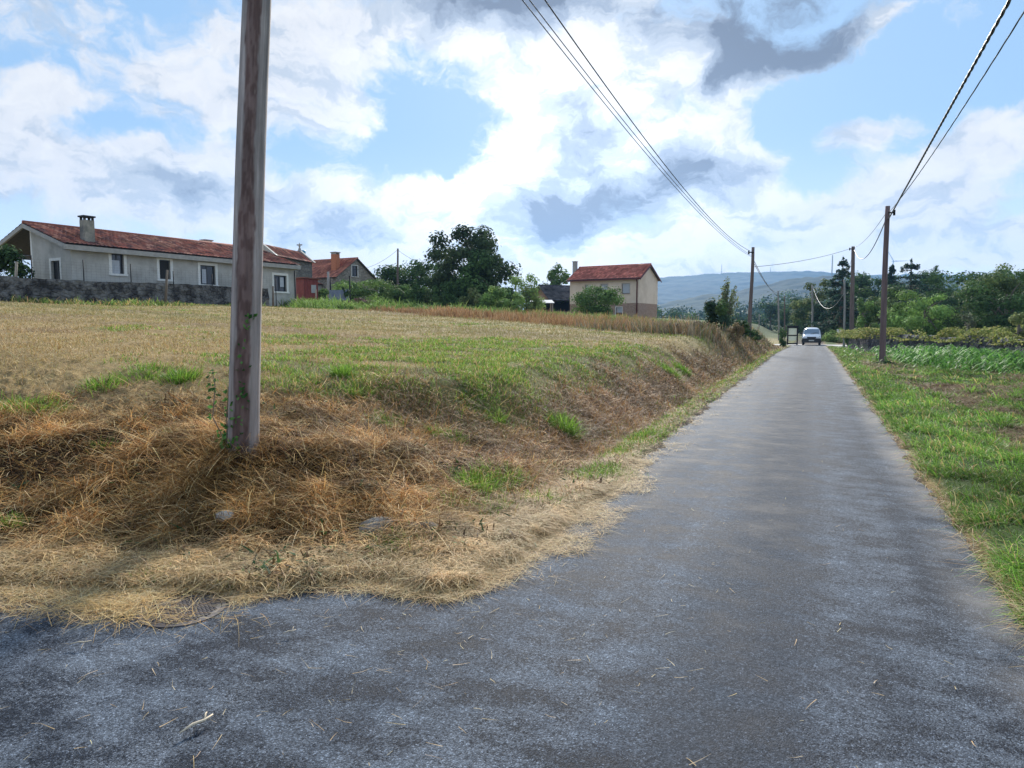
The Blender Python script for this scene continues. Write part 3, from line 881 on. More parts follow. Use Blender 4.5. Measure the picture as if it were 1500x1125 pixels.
    yl = (sstep(22, 40, s))[:, None] * .35; C = C * (1 - yl) + yl * pal([(.24, .34, .08), (.30, .36, .12)], n)
    cl = fbm(x * 1.1, y * 1.1, 197, 3)
    C = C * (.6 + .8 * sstep(.3, .7, cl))[:, None]
    hgt = RNG.gamma(5, .034, n).clip(.05, .48) * (.55 + .7 * cl)
    az_w = np.pi * .75
    D = dirs(n, .85, .3, az_w, 1.3)
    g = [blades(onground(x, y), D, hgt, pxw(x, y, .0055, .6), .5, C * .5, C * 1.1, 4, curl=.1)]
    # the verge and bank just outside the picture, thinner
    for (az0, az1, mk, cols_, nn) in ((VIEW, R(88), lambda x, y: m_r(x, y) * (x > .5), GREEN_R, 16000), (-R(75), -VIEW, lambda x, y: masks(x, y)['L'] * (y < 14), DRYG + STRAW[:2], 16000)):
        x, y = sample(nn, 1.6, 14, 1.4, mk, az=(az0, az1)); n = len(x)
        C = pal(cols_, n, .3)
        g_ = blades(onground(x, y), dirs(n, .7 if az0 > 0 else .2, .35), RNG.uniform(.06, .28, n), pxw(x, y, .0055), .4, C * .6, C, 3, curl=.1)
        if az0 > 0: g.append(g_)
        else: tag(link('dry_bank_grass', quads_mesh('dry_bank_grass', *g_), M['straw']), kind='stuff')
    # leafy tussocks on the verge
    for k in range(85):
        s0 = RNG.uniform(2.5, 22); t0 = T_R + RNG.uniform(.35, 5.5)
        X0, Y0 = xy(s0, t0); cnt = 110
        x = RNG.normal(X0, .12, cnt); y = RNG.normal(Y0, .12, cnt)
        a = np.arctan2(y - Y0, x - X0) + RNG.normal(0, .4, cnt); tl = RNG.normal(.95, .3, cnt)
        D = np.stack([np.cos(tl) * np.cos(a), np.cos(tl) * np.sin(a), np.sin(tl)], 1)
        C = pal(GREEN_R, cnt, .25) * RNG.uniform(.7, 1.25)
        g.append(blades(onground(x, y), D, RNG.uniform(.15, .48, cnt), pxw(x, y, RNG.uniform(.006, .011, cnt)), .6, C * .5, C * 1.1, 4, curl=.06))
    V, F, C = merge(g)
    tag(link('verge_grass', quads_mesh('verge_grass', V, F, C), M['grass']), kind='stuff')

    # ---- brown mown heaps and the dry edge on the right
    def m_rd(x, y):
        m = masks(x, y); return m['dryR'] * (m['dr'] > .06) * (1 - .6 * (m['dr'] < .3))
    x, y = sample(30000, 3, 60, 1.8, m_rd, az=(R(8), VIEW)); n = len(x)
    dr = st(x, y)[1] - T_R
    C = np.where((dr < .5)[:, None], pal([(.52, .38, .20), (.44, .27, .12), (.58, .46, .28)], n), pal([(.24, .155, .09), (.17, .105, .06), (.32, .22, .13), (.20, .16, .06)], n))
    V, F, C = blades(onground(x, y, RNG.uniform(0, .06, n)), dirs(n, .12, .25), RNG.uniform(.06, .32, n), pxw(x, y, .004), .25, C, C, 3, curl=.15)
    tag(link('cut_verge_growth', quads_mesh('cut_verge_growth', V, F, C), M['straw']), kind='stuff')
make_covers()

# ------------------------------------------------------------------ tall growth bands
def band_pts(n, poly, jit):
    """points along a ground polyline of (x, y), with sideways jitter"""
    poly = np.array(poly); seg = np.linalg.norm(np.diff(poly, axis=0), axis=1); cum = np.r_[0, np.cumsum(seg)]
    u = RNG.uniform(0, cum[-1], n); i = np.clip(np.searchsorted(cum, u) - 1, 0, len(seg) - 1)
    f = ((u - cum[i]) / seg[i])[:, None]
    p = poly[i] * (1 - f) + poly[i + 1] * f
    return p[:, 0] + RNG.normal(0, jit, n), p[:, 1] + RNG.normal(0, jit, n)

def tall_grass(name, poly, jit, n, h, cols, tilt=1.25, w=.006, mat='straw', droop=.25, seg=3):
    x, y = band_pts(n, poly, jit)
    ok = left_dist(x, y) > .6
    x, y = x[ok], y[ok]; n = len(x)
    cl = fbm(x * .5, y * .5, 211, 3)
    hh = RNG.uniform(.4, 1.15, n) * h * (.15 + 1.7 * sstep(.25, .75, cl))
    C = pal(cols, n, .3) * (.7 + .6 * fbm(x * .8, y * .8, 217, 3))[:, None]
    V, F, C = blades(onground(x, y), dirs(n, tilt, .2), hh, pxw(x, y, w, .7), droop, C * .7, C, seg, curl=.08)
    return V, F, C

def gp(px, py, Y=None):
    q = ground(px, py) if Y is None else P(px, py, Y)
    return (q[0], q[1])

def make_bands():
    TAN = [(.44, .26, .125), (.52, .34, .18), (.36, .20, .10), (.48, .31, .17)]
    GREY = [(.34, .27, .19), (.28, .22, .15), (.22, .20, .12), (.40, .33, .23)]
    L1 = [gp(560, 0, 52), gp(660, 0, 47), gp(760, 0, 41), gp(860, 0, 36), gp(960, 0, 33)]
    L2 = [gp(700, 0, 55), gp(800, 0, 50), gp(900, 0, 45), gp(990, 0, 41), gp(1030, 0, 40)]
    L3 = [gp(890, 0, 32), gp(950, 0, 31), gp(1010, 0, 30), gp(1060, 0, 33)]
    p = [tall_grass('t', L1, 1.5, 9000, .42, TAN), tall_grass('t', L2, 2.6, 8500, .45, TAN + [(.30, .30, .11), (.22, .28, .08)]), tall_grass('t', L3, 1.0, 2300, .5, GREY + TAN[:2] + [(.20, .22, .08)]),
         tall_grass('t', [gp(985, 0, 30), gp(1030, 0, 31), gp(1075, 0, 36), gp(1110, 0, 46), gp(1140, 0, 58)], .5, 2000, .32, GREY + [(.50, .40, .24), (.26, .28, .10)])]
    V, F, C = merge(p)
    tag(link('tall_dry_grass', quads_mesh('tall_dry_grass', V, F, C), M['straw']), kind='stuff')
    G = [(.17, .28, .06), (.22, .35, .08), (.12, .20, .045), (.28, .38, .11)]
    W1 = [gp(425, 0, 50.5), gp(450, 0, 52), gp(520, 0, 54), gp(610, 0, 55), gp(700, 0, 56)]
    W2 = [gp(780, 0, 64), gp(860, 0, 58), gp(930, 0, 54), gp(1000, 0, 50)]
    W0 = [gp(0, 0, 34.6), gp(120, 0, 36.2), gp(250, 0, 41.5), gp(390, 0, 49)]
    p = [tall_grass('t', W1, 1.8, 12000, .75, G, 1.1, .02, 'grass', .4), tall_grass('t', W2, 3.0, 9000, .5, G + [(.30, .30, .12)], 1.1, .02, 'grass', .4),
         tall_grass('t', W0, .5, 3500, .35, G + DRYG[:2], 1.1, .01, 'grass', .4)]
    V, F, C = merge(p)
    tag(link('green_weeds', quads_mesh('green_weeds', V, F, C), M['grass']), kind='stuff')
    # broad-leaved fodder crop in front of the right-hand wall
    pts = []
    crop = [(gp(1320, 0, 45), gp(1400, 0, 41), 1.2, 130, .7), (gp(1385, 0, 39), gp(1500, 0, 29.5), 1.5, 620, 1.1), (gp(1440, 0, 33), gp(1560, 0, 26.5), 1.7, 480, 1.15)]
    for (a, b, j, cnt, hh) in crop:
        x, y = band_pts(cnt, [a, b], j)
        for q, w in zip(np.stack([x, y], 1), RNG.uniform(.35, 1.15, cnt)):
            k = 9
            a_ = RNG.uniform(0, 2 * np.pi, k)
            D = np.stack([np.cos(a_) * .75, np.sin(a_) * .75, np.full(k, .75)], 1); D /= np.linalg.norm(D, axis=1, keepdims=True)
            z0 = hz(*q) + np.linspace(.02, .55, k) * hh * w
            C = pal([(.16, .36, .06), (.22, .46, .09), (.12, .28, .055)], k, .25)
            pts.append(blades(np.stack([np.full(k, q[0]), np.full(k, q[1]), z0], 1), D, np.full(k, .62 * hh * w), np.full(k, .06), .85, C * .6, C * 1.1, 4, flat=True))
    V, F, C = merge(pts)
    tag(link('fodder_crop', quads_mesh('fodder_crop', V, F, C), M['grass']), kind='stuff')
make_bands()
# ------------------------------------------------------------------ buildings
def frame(o, u):
    """4x4 with x along u (ground direction), y away to its left, z up, at o"""
    u = Vector((u[0], u[1], 0)).normalized(); v = Vector((-u.y, u.x, 0))
    return Matrix(((u.x, v.x, 0, o[0]), (u.y, v.y, 0, o[1]), (0, 0, 1, o[2]), (0, 0, 0, 1)))

def root_at(name, o, u, label, cat, group=None):
    return empty(name, o, math.atan2(u[1], u[0]), label, cat, group)

def wall_holes(mb, x0, x1, z0, z1, holes, y=0.0, th=.3):
    """wall panel in the local x-z plane, front face at y, thickness th behind it, rectangular openings with reveals"""
    xs = sorted({x0, x1, *[h[0] for h in holes], *[h[1] for h in holes]})
    zs = sorted({z0, z1, *[h[2] for h in holes], *[h[3] for h in holes]})
    def solid(i, j):
        if i < 0 or j < 0 or i >= len(xs) - 1 or j >= len(zs) - 1: return False
        cx, cz = (xs[i] + xs[i + 1]) / 2, (zs[j] + zs[j + 1]) / 2
        return not any(h[0] < cx < h[1] and h[2] < cz < h[3] for h in holes)
    for i in range(len(xs) - 1):
        for j in range(len(zs) - 1):
            if not solid(i, j): continue
            a, b, c, d = xs[i], xs[i + 1], zs[j], zs[j + 1]
            mb.add([(a, y, c), (b, y, c), (b, y, d), (a, y, d)], [(0, 1, 2, 3)])
            mb.add([(a, y + th, c), (b, y + th, c), (b, y + th, d), (a, y + th, d)], [(3, 2, 1, 0)])
            if not solid(i - 1, j): mb.add([(a, y, c), (a, y, d), (a, y + th, d), (a, y + th, c)], [(0, 1, 2, 3)])
            if not solid(i + 1, j): mb.add([(b, y, c), (b, y + th, c), (b, y + th, d), (b, y, d)], [(0, 1, 2, 3)])
            if not solid(i, j - 1): mb.add([(a, y, c), (a, y + th, c), (b, y + th, c), (b, y, c)], [(0, 1, 2, 3)])
            if not solid(i, j + 1): mb.add([(a, y, d), (b, y, d), (b, y + th, d), (a, y + th, d)], [(0, 1, 2, 3)])

def window(parent, x0, x1, z0, z1, y=0.0, surround=.14, axis='front', xw=0.0, blind=None, panes=2, trim='white_trim', opened=False, sill=True):
    """a window in a wall: surround + sill, dark sash frame, glass; axis 'front' = wall in x-z facing -y, 'side' = wall in y-z facing -x / +x"""
    def box(mb, a0, a1, d0, d1, c0, c1):
        if axis == 'front': mb.box(a0, a1, y + d0, y + d1, c0, c1)
        elif axis == 'left': mb.box(xw + d0, xw + d1, a0, a1, c0, c1)
        else: mb.box(xw - d1, xw - d0, a0, a1, c0, c1)
    s = surround
    fr = MB()
    if s:
        box(fr, x0 - s, x0, -.025, .02, z0, z1); box(fr, x1, x1 + s, -.025, .02, z0, z1)
        box(fr, x0 - s, x1 + s, -.025, .02, z1, z1 + s)
        if sill: box(fr, x0 - s - .03, x1 + s + .03, -.07, .05, z0 - s * .7, z0)
    w = fr.build('window', M[trim], parent) if s else None
    sash = MB(); t = .06
    box(sash, x0, x0 + t, .12, .18, z0, z1); box(sash, x1 - t, x1, .12, .18, z0, z1)
    box(sash, x0 + t, x1 - t, .12, .18, z0, z0 + t); box(sash, x0 + t, x1 - t, .12, .18, z1 - t, z1)
    for k in range(1, panes):
        xm = x0 + (x1 - x0) * k / panes
        box(sash, xm - t / 2, xm + t / 2, .12, .18, z0 + t, z1 - t)
    sw = sash.build('sash' if w else 'window', M['frame_dark'], w or parent)
    g = MB(); box(g, x0 + t * .5, x1 - t * .5, .145, .155, z0 + t * .5, z1 - t * .5)
    g.build('pane', M['dark'] if opened else M['glass'], w or sw)  # an open window gets a near-black sheet for the shade inside
    if blind:
        b = MB(); box(b, x0 + t + blind[0] * (x1 - x0), x0 + t + blind[1] * (x1 - x0 - 2 * t), .10, .115, z0 + blind[2] * (z1 - z0), z0 + blind[3] * (z1 - z0))
        b.build('blind', M['blind'], w or sw)
    return w or sw

TILES = [(.34, .12, .08), (.42, .16, .10), (.24, .09, .07), (.52, .24, .16), (.17, .075, .065), (.44, .13, .085)]
def tile_slope(mb_cols, length, slope_len, pitch_m=.24, row=.42, cols=TILES, seed=0):
    """one tiled plane: local a along the eave, b up the slope; returns V, F, C with height w along the normal"""
    na = int(length / pitch_m); nb = int(slope_len / row)
    sub = 6
    ia = np.arange(na * sub + 1); a = ia * (length / (na * sub))
    rows = []
    for k in range(nb):
        rows += [(k * slope_len / nb, .035, k), ((k + 1) * slope_len / nb, .0, k)]
    V = []; Cc = []
    cols = np.array(cols); tid = ia // sub
    for (b, lift, k) in rows:
        prof = .055 * np.abs(np.sin(np.pi * ia / sub)) ** .7
        V.append(np.stack([a, np.full(len(a), b), prof + lift], 1))
        pk = (_h(tid, np.full(len(tid), k), seed) * len(cols)).astype(int).clip(0, len(cols) - 1)
        br = .6 + .75 * _h(tid, np.full(len(tid), k + 91), seed)
        st_ = .55 + .9 * fbm(a * .5, np.full(len(a), b * .9), seed + 5, 3)
        Cc.append(cols[pk] * br[:, None] * st_[:, None])
    V = np.vstack(V); Cc = np.vstack(Cc); m = len(ia); n = len(rows)
    i, j = np.meshgrid(np.arange(n - 1), np.arange(m - 1), indexing='ij')
    F = np.stack([i * m + j, i * m + j + 1, (i + 1) * m + j + 1, (i + 1) * m + j], -1).reshape(-1, 4)
    return V, F, Cc

def roof_planes(name, parent, planes, mat='tile', cols=TILES, pitch_m=.24, row=.42, seed=1, ridge=None):
    """planes: (origin, eave direction, up-slope direction, length, slope length), local to parent"""
    parts = []
    for q, (o, a, b, L, S) in enumerate(planes):
        o, a, b = Vector(o), Vector(a).normalized(), Vector(b).normalized()
        nrm = a.cross(b)
        V, F, Cc = tile_slope(None, L, S, pitch_m, row, cols, seed + q)
        B = np.array([a, b, nrm])
        parts.append((V @ B + np.array(o), F, Cc))
        # underside board
        c = [o - nrm * .03, o + a * L - nrm * .03, o + a * L + b * S - nrm * .03, o + b * S - nrm * .03]
        parts.append((np.array([list(p) for p in c]), np.array([[3, 2, 1, 0]]), np.full((4, 3), .10)))
    V, F, Cc = merge(parts)
    o = link(name, quads_mesh(name, V, F, Cc, False), M[mat], parent)
    if ridge:
        mb = MB(); mb.cur = tuple(np.array(cols[0]) * .9)
        mb.tube([ridge[0], ridge[1]], .11, 8)
        mb.build('ridge', M[mat], o)
    return o

def gable_wall(mb, y0, y1, z0, ze, zr, x0, x1):
    """pentagon wall across the house at x0..x1"""
    ym = (y0 + y1) / 2
    mb.prism([(y0, z0), (y1, z0), (y1, ze), (ym, zr), (y0, ze)], 'x', x0, x1)

# ---- long cement-rendered farmhouse on the left -----------------------------------------
HU = Vector((6.0, 10.0, 0)).normalized()
def farmhouse():
    c0 = P(105, 400, 38.8); end = P(433, 400, 52.3)
    u = Vector((end.x - c0.x, end.y - c0.y, 0)); Lh = u.length; u.normalize()
    z0 = 2.6
    rt = root_at('farmhouse', (c0.x, c0.y, z0), u, 'long low grey rendered farmhouse with red tiled roof behind the dark wall', 'house')
    global FH_O, FH_U, FH_L; FH_O, FH_U, FH_L = Vector((c0.x, c0.y, z0)), u, Lh
    Minv = (Matrix.Translation(rt.location) @ Matrix.Rotation(rt.rotation_euler.z, 4, 'Z')).inverted()
    D = 8.0; ze = P(105, 360, 38.8).z - z0 + .05; zr = ze + 1.72; ym = D / 2
    uv = (u, Vector((-u.y, u.x, 0)))
    ap = Vector((c0.x, c0.y, 0)) - u * .42 + uv[1] * ym
    zr = P(35, 323.5, ap.y).z - z0 - .22
    RISE = zr - ze
    # local x positions of the windows, read off the photograph on the wall plane
    def onwall(px, py):
        d = ray(px, py); n = Vector((u.y, -u.x, 0))
        dv = Vector(d); k = (Vector((c0.x, c0.y, 0)) - Vector((0, 0, CAM_H))).dot(n) / dv.dot(n)
        return Minv @ (Vector((0, 0, CAM_H)) + dv * k)
    holes = []
    for (xa, xb, ya, yb) in ((163, 182, 372, 401), (233, 250, 381, 409), (293, 316, 389, 417), (401, 420, 403.5, 427)):
        a, b = onwall(xa, ya), onwall(xb, yb)
        a2, b2 = onwall(xa, yb), onwall(xb, ya)
        holes.append((a.x, b.x, (b.z + a2.z) / 2, (a.z + b2.z) / 2))
    mb = MB()
    wall_holes(mb, 0, Lh, -1, ze, holes, 0, .3)
    # left gable: front half closed (with a window), rear half an open porch set back
    gh = [(1.15, 2.05, ze - 2.18, ze - .78)]
    mg = MB(Matrix(((0, 1, 0, 0), (-1, 0, 0, 0), (0, 0, 1, 0), (0, 0, 0, 1))))
    # (local wall x -> -house y): build facing -x
    wall_holes(mb2 := MB(), 0.3, ym, -1, ze, gh, 0, .3)
    mb.add([(p.y, p.x, p.z) for p in mb2.v], mb2.f)
    k = RISE / ym
    mb.prism([(0.0, ze), (ym, ze), (ym, zr - .05)], 'x', 0.0, .3)
    mb.box(.3, 3.2, ym - .3, ym, -1, zr - .1)
    mb.prism([(ym, -1), (D, -1), (D, ze), (ym, zr - .1)], 'x', 3.2, 3.5)
    gable_wall(mb, 0.3, D, -1, ze, zr - .1, Lh - .3, Lh)
    mb.box(3.5, Lh - .3, D - .3, D, -1, ze)
    mb.box(.3, Lh - .3, .3, D - .3, -.8, -.6)
    mb.build('wall', M['render_wall'], rt)
    fl = MB(); fl.box(.3, Lh - .3, 2.6, 2.7, -.6, ze); fl.build('room_shade_sheet', M['dark'], rt)  # black sheet behind the windows paints in the dark of the room
    bl = [(0.0, .78, .0, .68), None, (.12, .44, .06, .8), (.5, .9, .3, .9)]
    for i, h in enumerate(holes):
        window(rt, *h, surround=.17, panes=2 if i != 1 else 1, blind=bl[i], opened=(i == 1))
    window(rt, gh[0][0], gh[0][1], gh[0][2], gh[0][3], surround=.15, axis='left', xw=0.0, panes=2, opened=True)
    pc = MB(); pc.box(-.02, .14, ym - .02, ym + .14, -1, zr - .3); pc.build('porch_post', M['white_trim'], rt)
    ov = .32; sl = math.hypot(ym + ov, (ym + ov) * k)
    b1 = Vector((0, 1, k)).normalized(); b2 = Vector((0, -1, k)).normalized()
    zo = ze + .12 - ov * k
    roof = roof_planes('roof', rt, [((-.42, -ov, zo), (1, 0, 0), b1, Lh + .62, sl), ((Lh + .2, D + ov, zo), (-1, 0, 0), b2, Lh + .62, sl)],
                ridge=((-.42, ym, zr + .15), (Lh + .2, ym, zr + .15)))
    fa = MB()
    fa.box(-.42, Lh + .2, -ov - .02, -ov + .06, zo - .30, zo - .035)
    fa.box(-.42, Lh + .2, -ov + .06, .0, zo - .30, zo - .24)
    fa.box(-.42, Lh + .2, D + ov - .06, D + ov + .02, zo - .30, zo - .035)
    for sgn in (0, 1):
        y0, y1 = (-ov, ym) if sgn == 0 else (D + ov, ym)
        za, zb = zo - .035, zr + .06
        fa.prism([(y0, za - .22), (y1, zb - .22), (y1, zb), (y0, za)], 'x', -.45, -.34)
    fa.build('fascia', M['concrete'], roof)
    # chimneys
    def chim(xl, yl, w, h, zb, mat, name='chimney', capm='dark'):
        m = MB(); m.box(xl - w / 2, xl + w / 2, yl - w * .42, yl + w * .42, zb, zb + h); c = m.build(name, mat, roof)
        m = MB(); m.box(xl - w / 2 - .06, xl + w / 2 + .06, yl - w * .42 - .06, yl + w * .42 + .06, zb + h + .16, zb + h + .24)
        for a in (-1, 1):
            for b in (-1, 1):
                m.box(xl + a * (w / 2 - .06) - .05, xl + a * (w / 2 - .06) + .05, yl + b * (w * .42 - .06) - .05, yl + b * (w * .42 - .06) + .05, zb + h, zb + h + .16)
        m.build('cap', M['dark' if capm == 'dark' else 'concrete'], c)
    def xfor(px, yl):
        lo, hi = -2.0, Lh
        for _ in range(40):
            mid_ = (lo + hi) / 2; w_ = Vector((c0.x, c0.y, z0)) + u * mid_ + uv[1] * yl
            if proj(w_)[0] < px: lo = mid_
            else: hi = mid_
        return lo
    chim(xfor(133.5, .75), .75, .56, 1.42, ze + .1, mat_rough('chimney_render', (.20, .19, .16), (.38, .35, .29), 4, stain=((.12, .12, .11), 1.6)))
    chim(xfor(306, 5.0), 5.0, .6, .85, zr - .6, M['concrete'], capm='c')
    # rainwater pipe on the right corner
    m = MB(); m.tube([(Lh - .12, -.06, -1), (Lh - .12, -.06, ze - .4)], .04, 8); m.build('drainpipe', M['black_metal'], rt)
farmhouse()

# ---- wall and wire fence in front of it ------------------------------------------------
def stone_mat(name, a, b, c, scale=3.2, stain=None):
    m, nt, out = new_mat(name)
    tc = nd(nt, 'ShaderNodeTexCoord')
    mp = nd(nt, 'ShaderNodeMapping'); mp.inputs['Scale'].default_value = (1, 1, 1.5); nt.links.new(tc.outputs['Object'], mp.inputs[0])
    wn = nd(nt, 'ShaderNodeTexNoise'); wn.inputs['Scale'].default_value = 3; nt.links.new(mp.outputs[0], wn.inputs['Vector'])
    ad = nd(nt, 'ShaderNodeMix', data_type='RGBA'); ad.inputs[0].default_value = .08
    nt.links.new(mp.outputs[0], ad.inputs[6]); nt.links.new(wn.outputs['Color'], ad.inputs[7])
    v = nd(nt, 'ShaderNodeTexVoronoi', feature='F1'); v.inputs['Scale'].default_value = scale; nt.links.new(ad.outputs[2], v.inputs['Vector'])
    ve = nd(nt, 'ShaderNodeTexVoronoi', feature='DISTANCE_TO_EDGE'); ve.inputs['Scale'].default_value = scale; nt.links.new(ad.outputs[2], ve.inputs['Vector'])
    sc = nd(nt, 'ShaderNodeSeparateColor'); nt.links.new(v.outputs['Color'], sc.inputs[0])
    col = mixc(nt, sc.outputs[0], a, b)
    f = noise(nt, 9, 6, .65)
    col = mixc(nt, 1, col, ramp(nt, f, [(.25, .5), (.75, 1.25)]), 'MULTIPLY')
    col = mixc(nt, ramp(nt, ve.outputs['Distance'], [(.0, 1), (.07, 0)]), col, c)
    if stain:
        f2 = noise(nt, stain[1], 6, .65)
        col = mixc(nt, ramp(nt, f2, [(.44, 0), (.60, stain[2] if len(stain) > 2 else 1)]), col, stain[0])
    hb = nd(nt, 'ShaderNodeMath', operation='MULTIPLY_ADD'); nt.links.new(ramp(nt, ve.outputs['Distance'], [(.0, 0), (.15, 1)]), hb.inputs[0]); hb.inputs[1].default_value = 1.0
    nt.links.new(f, hb.inputs[2])
    finish(nt, out, col, .92, hb.outputs[0], .05, .9, spec=.15)
    return m

def rough_wall(name, pts, h, th, mat, label, cat='wall', hjit=.08, seed=0, step=.22, zf=None):
    """free-standing wall following ground points (x, y); uneven top and faces"""
    pts = [Vector((p[0], p[1], 0)) for p in pts]
    V = []; F = []
    line = []
    for a, b in zip(pts[:-1], pts[1:]):
        n = max(2, int((b - a).length / step))
        for k in range(n): line.append(a.lerp(b, k / n))
    line.append(pts[-1])
    rows = np.array([-.5, .0, .22, .45, .68, .88, 1.0])
    n = len(line); ring = 2 * len(rows)
    for i, p in enumerate(line):
        d = (line[min(i + 1, n - 1)] - line[max(i - 1, 0)]).normalized(); q = Vector((-d.y, d.x, 0))
        g = zf(p) if zf else hz(p.x, p.y)
        top = h(i / (n - 1)) if callable(h) else h
        top += (float(vn(i * .55, seed, 3)) - .5) * 2 * hjit
        for side in (-1, 1):
            rr = rows if side < 0 else rows[::-1]
            for k, t in enumerate(rr):
                j = (float(vn(i * .8, t * 9 + side * 20, seed + 4)) - .5) * .10
                w = th / 2 * (1.12 - .2 * max(t, 0)) + j
                z = g + (t * top if t > 0 else t)
                o = p + q * side * w
                V.append((o.x, o.y, z))
    for i in range(n - 1):
        for k in range(ring):
            k2 = (k + 1) % ring
            F.append((i * ring + k, (i + 1) * ring + k, (i + 1) * ring + k2, i * ring + k2))
    me = bpy.data.meshes.new(name)
    F += [tuple(range(ring)), tuple((n - 1) * ring + k for k in range(ring))[::-1]]
    me.from_pydata(V, [], F); me.update()
    o = link(name, me, mat)
    return tag(o, label, cat)

def yard():
    v = Vector((-FH_U.y, FH_U.x, 0)); base = FH_O - v * 1.7
    a = base - FH_U * 16; b = base + FH_U * 11.6; e = base + FH_U * (FH_L - 1.2)
    m = stone_mat('mossy_old_wall', (.045, .042, .042), (.095, .09, .088), (.028, .027, .026), 3.4, ((.32, .31, .29), 1.6, .5))
    rough_wall('boundary_wall', [a, b], lambda t: 4.0 - .03 - (2.78 + .0 * t), .4, m, 'dark weathered boundary wall in front of the grey farmhouse', hjit=.03, zf=None)
    f = root_at('wire_fence', (base.x, base.y, 0), FH_U, 'wire mesh fence on thin dark posts along the farmhouse wall', 'fence')
    Mi = (Matrix.Translation(f.location) @ Matrix.Rotation(f.rotation_euler.z, 4, 'Z')).inverted()
    def along(px):
        d = ray(px, 420); n = Vector((FH_U.y, -FH_U.x, 0)); dv = Vector(d)
        k = (base - Vector((0, 0, CAM_H))).dot(n) * 1.0
        k = ((Vector((base.x, base.y, 0)) - Vector((0, 0, 0))).dot(n)) / Vector((dv.x, dv.y, 0)).dot(n)
        return (Mi @ (Vector((dv.x, dv.y, 0)) * k)).x
    xs = [along(p) for p in (-60, 48, 123.5, 192.5, 254.5, 311, 404)]
    zt, zb = 5.15, 3.95
    for i, x in enumerate(xs):
        h = zt - (.22 if i > 3 else 0) - .02 * i
        mb = MB(); mb.tube([(x, 0, 3.6 if i < 6 else 2.6), (x, 0, h)], .028, 8); mb.build('fence_post', M['black_metal'], f)
    mesh = MB()
    def wires(x0, x1, z0, z1):
        n = int((x1 - x0) / .25)
        for k in range(n + 1):
            x = x0 + (x1 - x0) * k / n
            mesh.box(x - .0013, x + .0013, -.0013, .0013, z0, z1)
        for k in range(8):
            z = z0 + (z1 - z0) * k / 7
            mesh.box(x0, x1, -.009, -.0035, z - .0013, z + .0013)
    wires(xs[0], xs[-1], zb, zt - .2)
    mesh.build('wire_mesh', M['black_metal'], f)
    # leaning wooden stakes in front of the wall
    for (px, py, Y, h, lean, lab) in ((20.5, 446, 35.0, 1.95, .12, 'pale leaning wooden stake in front of the wall at the far left'),
                                      (241.5, 447, 40.2, 2.0, .10, 'dark leaning stake between the second and third windows of the farmhouse'),
                                      (400, 444, 47.5, 1.4, .02, 'short wooden stake in the weeds below the last farmhouse window')):
        q = P(px, py, Y); q.z = hz(q.x, q.y) - .2
        mb = MB(); mb.tube([(0, 0, 0), (lean * h * .5, 0, h * .5), (lean * h, .02, h + .2)], [.075, .07, .06], 7)
        o = mb.build('wooden_stake', M['stake'] if px < 100 else M['bark']); o.location = q
        tag(o, lab, 'stake')
yard()

# ---- stone granary, stone house, shed behind ------------------------------------------------
def chimney_on(roof, c, w, d, z0, z1, mat, cap):
    m = MB(); m.box(c[0] - w / 2, c[0] + w / 2, c[1] - d / 2, c[1] + d / 2, z0, z1); o = m.build('chimney', mat, roof)
    m = MB(); m.box(c[0] - w / 2 - .08, c[0] + w / 2 + .08, c[1] - d / 2 - .08, c[1] + d / 2 + .08, z1 + .18, z1 + .28)
    for a in (-1, 1):
        m.box(c[0] + a * w * .4 - .07, c[0] + a * w * .4 + .07, c[1] - d / 2, c[1] + d / 2, z1, z1 + .18)
    m.build('cap', cap, o)
    return o

